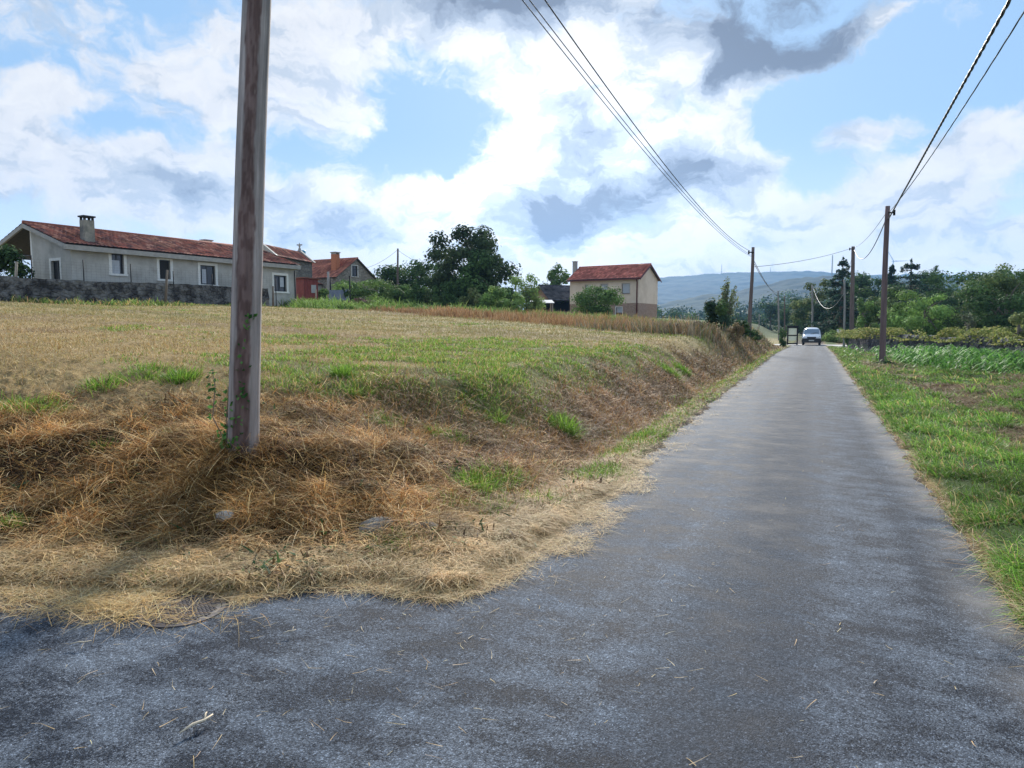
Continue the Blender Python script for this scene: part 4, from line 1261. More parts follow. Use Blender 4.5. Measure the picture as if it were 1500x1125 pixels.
def granary():
    a = P(399, 380, 68); b = P(457, 384, 76)
    u = Vector((b.x - a.x, b.y - a.y, 0)); L = u.length; u.normalize()
    zb = 4.4
    rt = root_at('granary', (a.x, a.y, zb), u, 'old stone granary with red tiled roof and finials behind the farmhouse', 'granary')
    ms = stone_mat('granary_stone', (.17, .16, .145), (.26, .245, .22), (.09, .085, .08), 2.2)
    D = 2.6; ze = P(457, 383.5, 76).z - zb; zr = ze + 1.0
    mb = MB(); mb.box(0, L, 0, .3, -1, ze); mb.box(0, L, D - .3, D, -1, ze); gable_wall(mb, .3, D - .3, -1, ze, zr - .3, 0, .3); gable_wall(mb, .3, D - .3, -1, ze, zr - .3, L - .3, L)
    mb.prism([(.0, ze), (D, ze), (D / 2, zr)], 'x', 0.003, .28); mb.prism([(.0, ze), (D, ze), (D / 2, zr)], 'x', L - .28, L - .003)
    mb.build('wall', ms, rt)
    k = 1.0 / (D / 2); ov = .25; sl = math.hypot(D / 2 + ov, (D / 2 + ov) * k)
    roof = roof_planes('roof', rt, [((.3, -ov, ze + .04 - ov * k), (1, 0, 0), (0, 1, k), L - .6, sl), ((L - .3, D + ov, ze + .04 - ov * k), (-1, 0, 0), (0, -1, k), L - .6, sl)], seed=9)
    for x in (.15, L - .15):
        m = MB(); m.prism([(-.45, ze - .1), (D + .45, ze - .1), (D / 2, zr + .28)], 'x', x - .2, x + .2); m.build('gable_coping', M['concrete'], rt)
        m = MB(); m.lathe([(.14, zr + .1), (.16, zr + .35), (.07, zr + .5), (.12, zr + .65), (.03, zr + 1.15 if x < 1 else zr + 1.0)], 8, (x, D / 2, 0))
        if x > 1: m.box(x - .05, x + .05, D / 2 - .3, D / 2 + .3, zr + .72, zr + .84)
        m.build('finial', M['concrete'], rt)
    # blue barrel beyond the ridge
    q = P(442.5, 388, 79)
    mb = MB(); mb.lathe([(.39, 0), (.42, .3), (.40, .6), (.42, .9), (.41, 1.0), (.34, 1.03)], 20)
    o = mb.build('water_barrel', mat_plain('blue_plastic', (.035, .26, .36), .4)); o.location = (q.x, q.y, P(442, 379.5, 78).z)
    tag(o, 'turquoise blue plastic water barrel above the granary roof', 'barrel')
    # its stand, hidden behind the roof
    mb = MB()
    for (sx, sy) in ((-1, -1), (-1, 1), (1, -1), (1, 1)): mb.box(sx * .35 - .05, sx * .35 + .05, sy * .35 - .05, sy * .35 + .05, -5, -.06)
    mb.box(-.45, .45, -.45, .45, -.061, -.005)
    s = mb.build('barrel_stand', M['concrete']); s.location = o.location; tag(s, 'concrete stand carrying the blue water barrel', 'stand')
granary()

def stone_house():
    # gable faces us on the right, long side on the left
    g0_, g1_ = P(492, 405, 84), P(549, 405, 90)
    u = Vector((g1_.x - g0_.x, g1_.y - g0_.y, 0)); W = u.length; u.normalize()
    zb = 3.6
    rt = root_at('stone_house', (g0_.x, g0_.y, zb), u, 'rubble stone house with red roof and brick chimney, gable facing right', 'house')
    ms = stone_mat('rubble_stone', (.28, .25, .21), (.42, .38, .32), (.20, .185, .165), 2.6)
    ze = P(492, 405, 84).z - zb; zr = P(519, 378.5, 86).z - zb; LL = 9.5
    Mi = None
    wx = W * .47
    mb = MB(); h = (wx - .5, wx + .5, zr - 2.1, zr - .8)
    wall_holes(mb, 0, W, -1, ze, [(h[0], h[1], h[2], ze)] if h[2] < ze else [], 0, .35)
    xm = W / 2
    # gable triangle with the window cut out of it
    zz = max(h[2], ze)
    def zl(x): return ze + (zr - ze) * (1 - abs(x - xm) / xm)
    mb.prism([(0, ze), (h[0], ze), (h[0], zl(h[0]))], 'y', 0, .35)
    mb.prism([(h[1], ze), (W, ze), (xm, zr), (h[1], zl(h[1]))] if h[1] < xm else [(h[1], ze), (W, ze), (h[1], zl(h[1]))], 'y', 0, .35)
    top = [(h[0], h[3]), (h[1], h[3]), (h[1], zl(h[1]))] + ([(xm, zr)] if h[0] < xm < h[1] else []) + [(h[0], zl(h[0]))]
    mb.prism(top, 'y', 0, .35)
    if h[2] > ze: mb.prism([(h[0], ze), (h[1], ze), (h[1], h[2]), (h[0], h[2])], 'y', 0, .35)
    mb.box(0, .35, .35, LL, -1, ze); mb.box(W - .35, W, .35, LL, -1, ze)
    mb.prism([(0, -1), (W, -1), (W, ze), (xm, zr), (0, ze)], 'y', LL, LL + .3)
    mb.build('wall', ms, rt)
    fl = MB(); fl.box(.4, W - .4, 1.6, 1.7, 0, ze + .4); fl.build('room_shade_sheet', M['dark'], rt)  # near-black sheet stands in for shade behind the gable window
    window(rt, *h, surround=.1, panes=2)
    k = (zr - ze) / xm; ov = .35; sl = math.hypot(xm + ov, (xm + ov) * k)
    zo = ze + .1 - ov * k
    cols = [(.42, .16, .10), (.37, .13, .09), (.47, .19, .12), (.31, .12, .09)]
    roof = roof_planes('roof', rt, [((-ov, LL + .3, zo), (0, -1, 0), (1, 0, k), LL + .65, sl), ((W + ov, -.35, zo), (0, 1, 0), (-1, 0, k), LL + .65, sl)], seed=21, cols=cols,
                ridge=((xm, -.35, zr + .12), (xm, LL + .3, zr + .12)))
    chimney_on(roof, (xm - 2.1, 1.3), .72, .72, ze + .6, zr + .45, mat_rough('orange_brick', (.40, .13, .06), (.52, .20, .10), 8), M['concrete'])
    # low lean-to wing on the left
    mb = MB(); mb.box(-5.5, -.02, 2.2, 6.5, -1, ze - 1.0); mb.build('wing', M['render_wall'], rt)
    roof_planes('wing_roof', rt, [((-5.9, 1.9, ze - .92), (1, 0, 0), (0, 1, .32), 5.85, 5.0)], seed=31, cols=cols)
stone_house()

def shed():
    a, b = P(447, 440, 56), P(466, 440, 56.5)
    u = Vector((b.x - a.x, b.y - a.y, 0)).normalized()
    z0 = hz(a.x, a.y) - .1
    W = (P(466, 440, 56.5) - P(447, 440, 56)).length; D = 1.9
    rt = root_at('garden_shed', (a.x, a.y, z0), u, 'dark red corrugated metal shed at the right end of the farmhouse', 'shed')
    h = P(447, 408, 56).z - z0
    m = mat_rough('red_sheet', (.13, .025, .025), (.20, .045, .04), 3, .6, .003)
    mb = MB()
    def corr(p0, p1, z0_, z1_):
        p0, p1 = Vector(p0), Vector(p1); n = int((p1 - p0).length / .11); d = (p1 - p0) / n; q = Vector((d.y, -d.x, 0)).normalized()
        v = []; f = []
        for k in range(n + 1):
            o = p0 + d * k + q * (.03 if k % 2 else 0)
            v += [(o.x, o.y, z0_), (o.x, o.y, z1_)]
        f = [(2 * k, 2 * k + 2, 2 * k + 3, 2 * k + 1) for k in range(n)]
        mb.add(v, f)
    corr((0, 0, 0), (W, 0, 0), 0, h); corr((W, 0, 0), (W, D + 1, 0), 0, h); corr((W, D + 1, 0), (-.75, D + 1, 0), 0, h); corr((-.75, D + 1, 0), (0, 0, 0), 0, h)
    mb.build('wall', m, rt)
    mb = MB(); mb.add([(-.95, D + 1.2, h + .04), (-.2, -.2, h + .04), (W + .2, -.2, h - .05), (W + .2, D + 1.2, h - .05), (-.95, D + 1.2, h + .10), (-.2, -.2, h + .10), (W + .2, -.2, h + .01), (W + .2, D + 1.2, h + .01)],
                      [(0, 1, 2, 3), (7, 6, 5, 4), (0, 4, 5, 1), (1, 5, 6, 2), (2, 6, 7, 3), (3, 7, 4, 0)])
    mb.build('roof', mat_rough('rusty_sheet', (.16, .05, .035), (.25, .10, .07), 3, .7, .003), rt)
    mb = MB(); mb.box(W * .48, W * .86, -.05, -.03, h * .5, h * .78); mb.build('window', mat_plain('grey_panel', (.30, .32, .34), .4), rt)
    # propped sheets and posts beside it
    q0, q1 = P(482, 443, 57), P(511, 443, 58)
    z = hz(q0.x, q0.y) - .1
    mb = MB(); d = q1 - q0
    mb.add([(q0.x, q0.y, z), (q1.x, q1.y, z), (q1.x, q1.y + .12, P(511, 424, 58).z), (q0.x, q0.y + .12, P(482, 425, 57).z),
            (q0.x, q0.y + .04, z), (q1.x, q1.y + .04, z), (q1.x, q1.y + .16, P(511, 424, 58).z), (q0.x, q0.y + .16, P(482, 425, 57).z)],
           [(0, 1, 2, 3), (7, 6, 5, 4), (0, 4, 5, 1), (1, 5, 6, 2), (2, 6, 7, 3), (3, 7, 4, 0)])
    o = mb.build('sheet_panel', mat_rough('blue_grey_sheet', (.11, .13, .18), (.20, .22, .28), 2.5, .6, .004)); tag(o, 'blue grey sheet panel standing in the weeds right of the shed', 'panel')
    for (px, pt, Y, r, lab, nm, mt) in ((481.5, 398, 62, .10, 'grey metal post right of the red shed in front of the stone house', 'metal_post', 'grey_pole'),
                                        (484.5, 407, 60, .07, 'thin dark post just right of the grey metal post', 'metal_post', 'black_metal'),
                                        (513, 404, 60, .06, 'thin dark post in front of the stone house gable', 'metal_post', 'black_metal'),
                                        (463, 424, 55, .05, 'pale thin stake at the right corner of the red shed', 'wooden_stake', 'stake')):
        q = P(px, 445, Y); z = hz(q.x, q.y) - .2
        mb = MB(); mb.tube([(0, 0, 0), (0, 0, P(px, pt, Y).z - z)], r, 8)
        o = mb.build(nm, M[mt]); o.location = (q.x, q.y, z); tag(o, lab, 'post' if nm == 'metal_post' else 'stake')
    q = P(557, 432, 78); mb = MB(); mb.box(-.16, .16, -.16, .16, 0, 2.6); mb.prism([(-.2, 2.6), (.2, 2.6), (0, 2.85)], 'y', -.2, .2)
    o = mb.build('gate_pillar', M['white_trim']); o.location = (q.x, q.y, 3.2); tag(o, 'white gate pillar right of the stone house', 'pillar')
shed()

# ---- dark-roofed barn ------------------------------------------------
def barn():
    # gable end towards us on the left, long roof running back to the right
    a = P(808, 440, 92)
    z0 = 2.2
    rt = root_at('barn', (a.x, a.y, z0), (.92, .39), 'open wooden barn with dark slate roof left of the beige house', 'barn')
    ze = a.z - z0; zr = P(793, 419.5, 94.8).z - z0 - .2; W = 6.0
    # local x runs along the open front (towards us), y to the back
    wood = mat_rough('barn_wood', (.10, .075, .06), (.20, .155, .125), 6, .9, .01, sx=(1, 1, .15))
    mb = MB()
    for x in (0.1, 2.8, 5.6, 8.3):
        mb.box(x - .09, x + .09, 0, .18, -.3, ze); mb.box(x - .09, x + .09, W - .18, W, -.3, ze)
    mb.box(0, 8.4, .02, .16, ze - .002, ze + .2)
    mb.box(0, 8.4, W - .16, W - .02, ze - .002, ze + .2)
    mb.build('frame', wood, rt)
    mb = MB(); mb.box(0.2, 8.2, W - .3, W - .22, -.3, ze); mb.box(8.2, 8.3, .3, W - .32, -.3, ze); mb.box(3.1, 8.15, 1.2, 1.3, -.3, ze); mb.build('back_wall_shade', M['dark'], rt)  # near-black boards paint in the shade under the barn roof
    gb = mat_rough('gable_plank', (.20, .12, .08), (.32, .20, .14), 4, .9, .01)
    for xg in (.05, 8.25):
        mb = MB(); mb.prism([(.0, ze + .203), (W, ze + .203), (W / 2, zr + .15)], 'x', xg, xg + .07); mb.build('gable_boards', gb, rt)
    mb = MB(); mb.box(.3, 2.7, -.05, .0, -.3, ze * .48); mb.build('half_door', wood, rt)
    k = (zr - ze - .0) / (W / 2); ov = .5; sl = math.hypot(W / 2 + ov, (W / 2 + ov) * k)
    cols = [(.075, .075, .085), (.10, .10, .11), (.06, .06, .07), (.12, .115, .12)]
    roof_planes('roof', rt, [((-.5, -ov, ze + .25 - ov * k), (1, 0, 0), (0, 1, k), 9.4, sl), ((8.9, W + ov, ze + .25 - ov * k), (-1, 0, 0), (0, -1, k), 9.4, sl)], cols=cols, seed=41, pitch_m=.5,
                ridge=((-.5, W / 2, zr + .32), (8.9, W / 2, zr + .32)))
    # awning sheet
    q = P(793, 447, 84)
    o = root_at('lean_to', (q.x, q.y, hz(q.x, q.y)), (1, .1), 'low pale sheet roof on posts in front of the barn', 'shelter')
    mb = MB(); mb.add([(-1.3, -.4, 1.35), (1.5, -.4, 1.35), (1.5, 1.6, 1.75), (-1.3, 1.6, 1.75), (-1.3, -.4, 1.42), (1.5, -.4, 1.42), (1.5, 1.6, 1.82), (-1.3, 1.6, 1.82)],
                      [(0, 3, 2, 1), (4, 5, 6, 7), (0, 1, 5, 4), (1, 2, 6, 5), (2, 3, 7, 6), (3, 0, 4, 7)])
    mb.build('roof_sheet', mat_rough('pale_sheet', (.36, .37, .39), (.5, .5, .52), 4), o)
    for (x, y, h) in ((-1.1, -.3, 1.36), (1.3, -.3, 1.36), (-1.1, 1.4, 1.7), (1.3, 1.4, 1.7)):
        mb = MB(); mb.tube([(x, y, -.3), (x, y, h)], .06, 7); mb.build('post', M['stake'], o)
barn()

# ---- beige two-storey house ------------------------------------------------
M['beige_trim'] = mat_plain('beige_trim', (.52, .43, .35), .8)
def beige_house():
    cr = P(935, 440, 80)
    u = Vector((.85, -.53, 0)).normalized()         # along the front wall, left to right
    W = 8.6; D = 6.0
    o = Vector((cr.x, cr.y, 0)) - u * W
    z0 = 1.9
    rt = root_at('two_storey_house', (o.x, o.y, z0), u, 'beige two storey house with red roof and bare brick ground floor', 'house')
    Minv = (Matrix.Translation(rt.location) @ Matrix.Rotation(rt.rotation_euler.z, 4, 'Z')).inverted()
    ze = P(935, 406, 80).z - z0
    def onwall(px, py):
        d = Vector(ray(px, py)); n = Vector((u.y, -u.x, 0))
        k = (o - Vector((0, 0, 0))).dot(n) / Vector((d.x, d.y, 0)).dot(n)
        return Minv @ (Vector((0, 0, CAM_H)) + d * k)
    holes = []
    for (xa, xb, ya, yb) in ((911, 922.5, 415.5, 430), (880, 890, 416.5, 431), (857, 866, 417.5, 431.5), (902, 911, 450, 466), (879, 888, 450, 466)):
        p, q = onwall(xa, ya), onwall(xb, yb); holes.append((p.x, q.x, q.z, p.z))
    zs = onwall(925, 444).z
    pl = mat_rough('beige_render', (.66, .54, .43), (.74, .62, .50), 1.6, .9, .004, stain=((.60, .48, .37), .5))
    lo = mat_rough('bare_brick', (.22, .125, .095), (.33, .20, .15), 7, .9, .01)
    lo2 = stone_mat('bare_brick_wall', (.42, .28, .21), (.50, .35, .27), (.42, .34, .28), 5)
    up_h = [h for h in holes if h[2] > zs]; lo_h = [h for h in holes if h[2] <= zs]
    mb = MB(); wall_holes(mb, 0, W, zs, ze, up_h, 0, .25)
    k = 1.55 / (D / 2); zr = ze + 1.55
    mb.prism([(.25, zs), (D, zs), (D, ze), (D / 2, zr), (0, ze), (.25, ze)][0:5] if False else [(0.25, zs), (D, zs), (D, ze), (D / 2, zr - .06), (.25, ze)], 'x', W - .25, W)
    mb.prism([(0.25, zs), (D, zs), (D, ze), (D / 2, zr - .06), (.25, ze)], 'x', 0, .25)
    mb.box(.25, W - .25, D - .25, D, zs, ze)
    mb.build('upper_wall', pl, rt)
    mb = MB(); wall_holes(mb, 0.02, W - .02, -1, zs, lo_h, .02, .25)
    mb.box(W - .25, W - .02, .27, D - .02, -1, zs); mb.box(.02, .25, .27, D - .02, -1, zs); mb.box(.25, W - .25, D - .25, D - .02, -1, zs)
    mb.build('lower_wall', lo2, rt)
    fl = MB(); fl.box(.3, W - .3, 1.5, 1.6, -.8, ze); fl.build('room_shade_sheet', M['dark'], rt)  # dark sheet put in as the shade of the rooms behind the front
    for i, h in enumerate(holes):
        window(rt, *h, surround=.07 if i != 0 else .05, panes=1, blind=(0.0, 1.0, .05, 1.0) if i < 3 else (0, 1, .5, 1), trim='beige_trim' if i < 3 else 'white_trim')
    cols = [(.56, .18, .13), (.52, .16, .115), (.60, .21, .15), (.54, .17, .125)]
    ov = .35; sl = math.hypot(D / 2 + ov, (D / 2 + ov) * k); zo = ze + .08 - ov * k
    roof = roof_planes('roof', rt, [((-.3, -ov, zo), (1, 0, 0), (0, 1, k), W + .6, sl), ((W + .3, D + ov, zo), (-1, 0, 0), (0, -1, k), W + .6, sl)], cols=cols, seed=51, ridge=((-.3, D / 2, zr + .1), (W + .3, D / 2, zr + .1)))
    red = mat_plain('maroon_metal', (.12, .022, .025), .5)
    mb = MB(); mb.box(-.3, W + .3, -ov - .09, -ov + .02, zo - .16, zo - .035); mb.build('gutter', red, roof)
    mb = MB()
    for (y0, y1) in ((-ov, D / 2), (D + ov, D / 2)):
        mb.prism([(y0, zo - .2), (y1, zr - .1), (y1, zr + .06), (y0, zo - .035)], 'x', W + .30, W + .36)
    mb.build('verge_board', red, roof)
    mb = MB(); mb.tube([(W - .15, -.30, zo - .12), (W - .15, -.08, zo - .45), (W - .15, -.08, -1)], .07, 8); mb.build('drainpipe', red, rt)
    m = MB(); m.box(-.85, -.4, 2.3, 2.75, -1, zr + .75); m.box(-.91, -.34, 2.24, 2.81, zr + .75, zr + .82); m.build('chimney', M['concrete'], rt)
beige_house()
# ------------------------------------------------------------------ trees and bushes
DK = [(0.061, 0.114, 0.038), (0.088, 0.158, 0.049), (0.049, 0.088, 0.035), (0.123, 0.201, 0.061)]
MID = [(0.105, 0.184, 0.052), (0.149, 0.245, 0.067), (0.079, 0.140, 0.042), (0.193, 0.298, 0.088)]
LT = [(0.210, 0.333, 0.088), (0.280, 0.420, 0.114), (0.158, 0.263, 0.070), (0.350, 0.473, 0.149)]
OLIVE = [(0.175, 0.219, 0.079), (0.228, 0.271, 0.096), (0.131, 0.175, 0.061), (0.298, 0.315, 0.131)]
BLUE = [(0.044, 0.088, 0.061), (0.061, 0.114, 0.079), (0.035, 0.070, 0.052), (0.088, 0.140, 0.088)]
YEL = [(0.525, 0.578, 0.158), (0.420, 0.507, 0.123), (0.600, 0.600, 0.228), (0.298, 0.403, 0.105)]

def leaf_quads(C0, N, size, cols):
    """leaf clumps: bent pairs of quads at C0 facing roughly N"""
    n = len(C0)
    N = N / np.maximum(np.linalg.norm(N, axis=1, keepdims=True), 1e-6)
    a = np.cross(N, RNG.normal(size=(n, 3))); a /= np.maximum(np.linalg.norm(a, axis=1, keepdims=True), 1e-6)
    b = np.cross(N, a)
    s = size[:, None]
    el = RNG.uniform(.45, .8, (n, 1))
    bend = RNG.uniform(-.25, .35, (n, 1))
    p0 = C0 - a * s * .5; p2 = C0 + a * s * .5
    mid = C0 + N * s * bend * .4
    p1 = mid + b * s * el * .5; p3 = mid - b * s * el * .5
    V = np.stack([p0, p1, p2, p3], 1).reshape(-1, 3)
    F = np.arange(4 * n).reshape(-1, 4)
    return V, F, np.repeat(cols, 4, axis=0)

def crown_arrays(center, rx, ry, rz, n, leaf, cols, lobes=26, lobe_r=.34, gap=.0, flat=.75, seed=None, bottom=-.55, taper=0.0):
    """crown volume filled with lobes; leaves ride mostly on the outside of each lobe"""
    g = np.random.default_rng(seed if seed is not None else int(RNG.integers(1e9)))
    L = g.normal(size=(lobes, 3)); L /= np.linalg.norm(L, axis=1, keepdims=True)
    L *= (g.random((lobes, 1)) ** .25) * .80
    L[:, 2] = np.where(L[:, 2] < bottom, bottom + g.random(lobes) * .3, L[:, 2])
    if taper: L[:, :2] *= (1 - taper * (L[:, 2:3] * .5 + .5))
    lr = lobe_r * g.uniform(.6, 1.25, lobes)
    w = lr ** 2; w /= w.sum()
    i = g.choice(lobes, n, p=w)
    d = g.normal(size=(n, 3)); d /= np.linalg.norm(d, axis=1, keepdims=True)
    rr = g.random((n, 1)) ** .35 * g.uniform(.85, 1.12, (n, 1))
    p = L[i] + d * rr * lr[i][:, None] * np.array([1, 1, flat])
    for ax in range(3):
        lo, hi = np.percentile(p[:, ax], [.6, 99.4])
        p[:, ax] = (p[:, ax] - (lo + hi) / 2) * 2 / (hi - lo) * (1.0 if ax == 2 else .92)
    tone = (.6 + .5 * g.random(lobes))[i]
    c = np.array(cols)[g.choice(len(cols), lobes)][i] * .65 + .35 * np.array(cols)[g.choice(len(cols), n)]; c = c * tone[:, None] * g.uniform(.85, 1.15, (n, 1))
    P0 = p * np.array([rx, ry, rz]) + np.array(center)
    N = d + g.normal(size=(n, 3)) * .30 + np.array([0, 0, .45])
    sz = leaf * g.uniform(.6, 1.35, n)
    return leaf_quads(P0, N, sz, c), L * np.array([rx, ry, rz]) + np.array(center)

def trunk_mb(base, top, r, lobes=None, limbs=7):
    mb = MB()
    base, top = Vector(base), Vector(top)
    h = top - base
    pts = [base + h * t + Vector((math.sin(t * 5) * .06, math.cos(t * 4) * .06, 0)) * h.length * .25 * t for t in (0, .08, .3, .6, 1)]
    mb.tube(pts, [r * 1.5, r * 1.1, r, r * .8, r * .4], 9)
    if lobes is not None:
        idx = RNG.choice(len(lobes), min(limbs, len(lobes)), replace=False)
        for k in idx:
            e = Vector(lobes[k]); t = RNG.uniform(.45, .9); s = base + h * t
            m = s.lerp(e, .5) + Vector((0, 0, (e - s).length * .12))
            mb.tube([s, m, e], [r * .5, r * .3, r * .08], 6)
    return mb

def tree(name, px, ybase, ytop, wpx, Y, label, cols=MID, n=6000, leaf=.3, cat='tree', group=None, crown0=.25, lobes=26, lobe_r=.34, depth=1.0, zb=None, bottom=-.55, seed=None, trunk=.22, taper=0.0, flat=.75, lean=0.0):
    b = P(px, ybase, Y)
    z0 = zb if zb is not None else min(hz(b.x, b.y), b.z) if Y < 130 else min(b.z, 0)
    z0 = min(z0, b.z) - .1
    ztop = P(px, ytop, Y).z; w = wpx / 1040 * Y
    Ht = ztop - z0
    rt = empty(name, (b.x, b.y, z0), 0, label, cat, group)
    cz0 = max(Ht * crown0, 0)
    cc = (lean * Ht, 0, (cz0 + Ht) / 2); rz = (Ht - cz0) / 2
    (V, F, C), L = crown_arrays(cc, w / 2 * 1.14, w / 2 * depth * 1.1, rz * 1.06, n, leaf, cols, lobes, lobe_r, seed=seed, bottom=bottom, taper=taper, flat=flat)
    link('crown', quads_mesh('crown', V, F, C), M['leaf'], rt)
    trunk_mb((0, 0, -.2), (lean * Ht * .8, 0, Ht * .75), trunk, L, 9).build('trunk', M['bark'], rt)
    return rt

def bush(name, px, ybase, ytop, wpx, Y, label, cols=MID, n=2200, leaf=.22, cat='bush', group=None, lobes=16, lobe_r=.4, seed=None, zb=None, flat=.8):
    b = P(px, ybase, Y); z0 = (hz(b.x, b.y) if zb is None else zb)
    z0 = min(z0, b.z); Ht = P(px, ytop, Y).z - z0; w = wpx / 1040 * Y
    (V, F, C), L = crown_arrays((0, 0, Ht * .48), w / 2, w / 2 * .9, Ht * .54, n, leaf, cols, lobes, lobe_r, seed=seed, bottom=-.75, flat=flat)
    o = link(name, quads_mesh(name, V, F, C), M['leaf']); o.location = (b.x, b.y, z0)
    return tag(o, label, cat, group)

def conifer(name, px, ybase, ytop, wpx, Y, label, cols=BLUE, tiers=13, droop=.12, n_per=130, z0=0.0, gap=.22, top_bare=.0, leaf=.34):
    b = P(px, ybase, Y); Ht = P(px, ytop, Y).z - z0; w = wpx / 1040 * Y / 2
    rt = empty(name, (b.x, b.y, z0), 0, label, 'tree')
    parts = []; tr = MB()
    tr.tube([(0, 0, -.2), (0, 0, Ht * .5), (0, 0, Ht)], [.32, .2, .03], 8)
    for k in range(tiers * 6):
        t = RNG.random() ** .85 * .97; z = Ht * (.16 + .84 * t)
        z = z + (round(z / (Ht / tiers)) * (Ht / tiers) - z) * gap
        R0 = w * 1.55 * ((1.0 - t) ** .75 * RNG.uniform(.45, 1.1) + .05)
        a = RNG.uniform(0, 2 * math.pi); e = np.array([math.cos(a), math.sin(a), 0])
        m = int(n_per * max(.2, R0 / w / 1.3))
        u = RNG.random(m) ** .75
        rise = RNG.uniform(-.05, .18)
        z_ = z + R0 * (rise * u - droop * 1.8 * u * u) + RNG.normal(0, .12, m)
        sdw = np.array([-e[1], e[0], 0]) * (RNG.normal(0, .17, m) * R0 * (.3 + .6 * (1 - u)))[:, None]
        p = e[None] * (u * R0)[:, None] + sdw; p[:, 2] = z_
        c = np.array(cols)[RNG.choice(len(cols), m)] * RNG.uniform(.7, 1.3, (m, 1))
        parts.append(leaf_quads(p, np.array([0, 0, 1.0]) + RNG.normal(size=(m, 3)) * .6, leaf * RNG.uniform(.6, 1.3, m), c))
        tr.tube([(0, 0, z), tuple(e * R0 * .5 + np.array([0, 0, z + R0 * rise * .5])), tuple(e * R0 * .95 + np.array([0, 0, z + R0 * (rise - droop * 1.6)]))], [.07, .04, .012], 5)
    V, F, C = merge(parts)
    link('crown', quads_mesh('crown', V, F, C), M['leaf'], rt)
    tr.build('trunk', M['bark'], rt)
    return rt

# ---- left and middle
tree('broadleaf_tree', 692, 447, 338, 116, 74, 'tallest leafy dark tree in the middle, open crown against the sky', [(.055, .09, .04), (.08, .12, .05), (.045, .075, .04), (.10, .14, .055)], 9500, .36, crown0=.12, lobes=46, lobe_r=.24, bottom=-.8, seed=3, trunk=.3)
tree('ivy_tree', 702, 452, 372, 78, 71, 'lower dense green tree in front of the tallest dark tree', DK + MID[:2], 7000, .3, crown0=.05, lobes=28, lobe_r=.34, bottom=-.85, seed=5)
tree('scrub_tree', 612, 432, 383, 74, 86, 'round dark scrub tree left of the tallest tree, behind the pole', DK, 5000, .34, crown0=.05, lobes=20, seed=8)
tree('scrub_tree', 577, 432, 392, 54, 84, 'smaller dark scrub tree behind the thin far pole right of the stone house', DK + MID[:1], 3500, .32, crown0=.05, lobes=16, seed=9)
tree('scrub_tree', 648, 436, 388, 50, 82, 'scrub tree tucked under the left side of the tallest tree', DK, 3500, .32, crown0=.05, lobes=16, seed=10)
tree('shrub_tree', 552, 430, 402, 34, 92, 'sparse grey green shrub tree at the right end of the stone house', OLIVE, 1600, .28, crown0=.1, lobes=12, seed=11)
tree('walnut_tree', 808, 440, 391, 52, 100, 'round leafy tree rising behind the dark barn roof', MID, 5000, .36, crown0=.1, lobes=24, seed=12)
tree('willow_shrub', 771, 457, 405, 50, 70, 'pale feathery shrub tree left of the barn', LT + OLIVE, 4500, .2, crown0=.05, lobes=24, lobe_r=.3, seed=13, trunk=.1)
tree('fruit_tree', 873, 462, 421, 64, 71, 'small round tree in front of the beige house wall', MID, 6500, .22, crown0=.0, lobes=30, lobe_r=.32, seed=14, trunk=.12, flat=.9, bottom=-.95)
bush('round_bush', 613, 441, 413, 20, 66, 'small upright ivy covered dark bush below the scrub trees', DK, 1500, .22, seed=21)
bush('round_bush', 505, 446, 421, 14, 58, 'narrow dark bush at the right edge of the blue grey sheet', DK, 900, .18, seed=22)
bush('round_bush', 562, 444, 421, 17, 64, 'little dark bush in the green bank right of the stone house', DK, 1000, .2, seed=23)
bush('round_bush', 650, 450, 415, 36, 66, 'grey green rounded bush under the left of the tallest tree', DK + MID[:1], 2600, .22, seed=24)
bush('round_bush', 690, 452, 424, 34, 64, 'greyish bush in front of the ivy covered tree', OLIVE, 2200, .2, seed=25)
bush('round_bush', 722, 454, 421, 44, 62, 'bright light green bush below the tallest tree', LT + MID[:1], 3200, .2, seed=26)
bush('round_bush', 752, 457, 430, 34, 61, 'light green bush left of the feathery shrub', LT, 2200, .2, seed=27)
bush('round_bush', 630, 446, 426, 30, 68, 'low dull bush between the small upright bush and the grey green bush', OLIVE + DK[:1], 1600, .2, seed=28)
bush('bramble_patch', 530, 448, 411, 100, 72, 'wide bright green bramble bank in front of the stone house', MID + LT[:2], 6000, .24, 'bramble', lobes=30, lobe_r=.28, seed=31)
bush('bramble_patch', 602, 446, 420, 70, 74, 'green bramble bank below the scrub trees', MID + LT[:1], 4200, .24, 'bramble', lobes=24, lobe_r=.3, seed=32)
bush('bramble_patch', 470, 446, 425, 34, 60, 'bramble patch just right of the red shed', MID, 1800, .22, 'bramble', seed=33)
bush('dry_brush_pile', 528, 449, 438, 40, 57, 'reddish brown pile of dry brushwood in the green bank', [(.22, .13, .10), (.28, .17, .13), (.16, .10, .08)], 1400, .2, 'brush pile', seed=34)
bush('dark_shrub', 10, 412, 360, 70, 37.5, 'dark leafy shrub under the open porch of the farmhouse', DK, 3500, .2, seed=35)
for k, (px, yb, yt, w, Y, lab, cc) in enumerate(((668, 452, 424, 60, 70, 'dark green scrub bush in the belt under the left side of the tallest tree', DK + MID[:1]), (735, 456, 418, 54, 69, 'mid green scrub bush in the belt right of the ivy covered tree', MID), (590, 448, 424, 50, 70, 'mid green bramble bush in the belt below the thin far pole', MID + DK[:1]),
                                       (640, 446, 404, 60, 80, 'dark scrub bush filling the belt between the scrub trees', DK))):
    bush('scrub_bush', px, yb, yt, w, Y, lab, cc, 3200, .24, 'bush', 'scrub bushes behind the field', seed=130 + k)
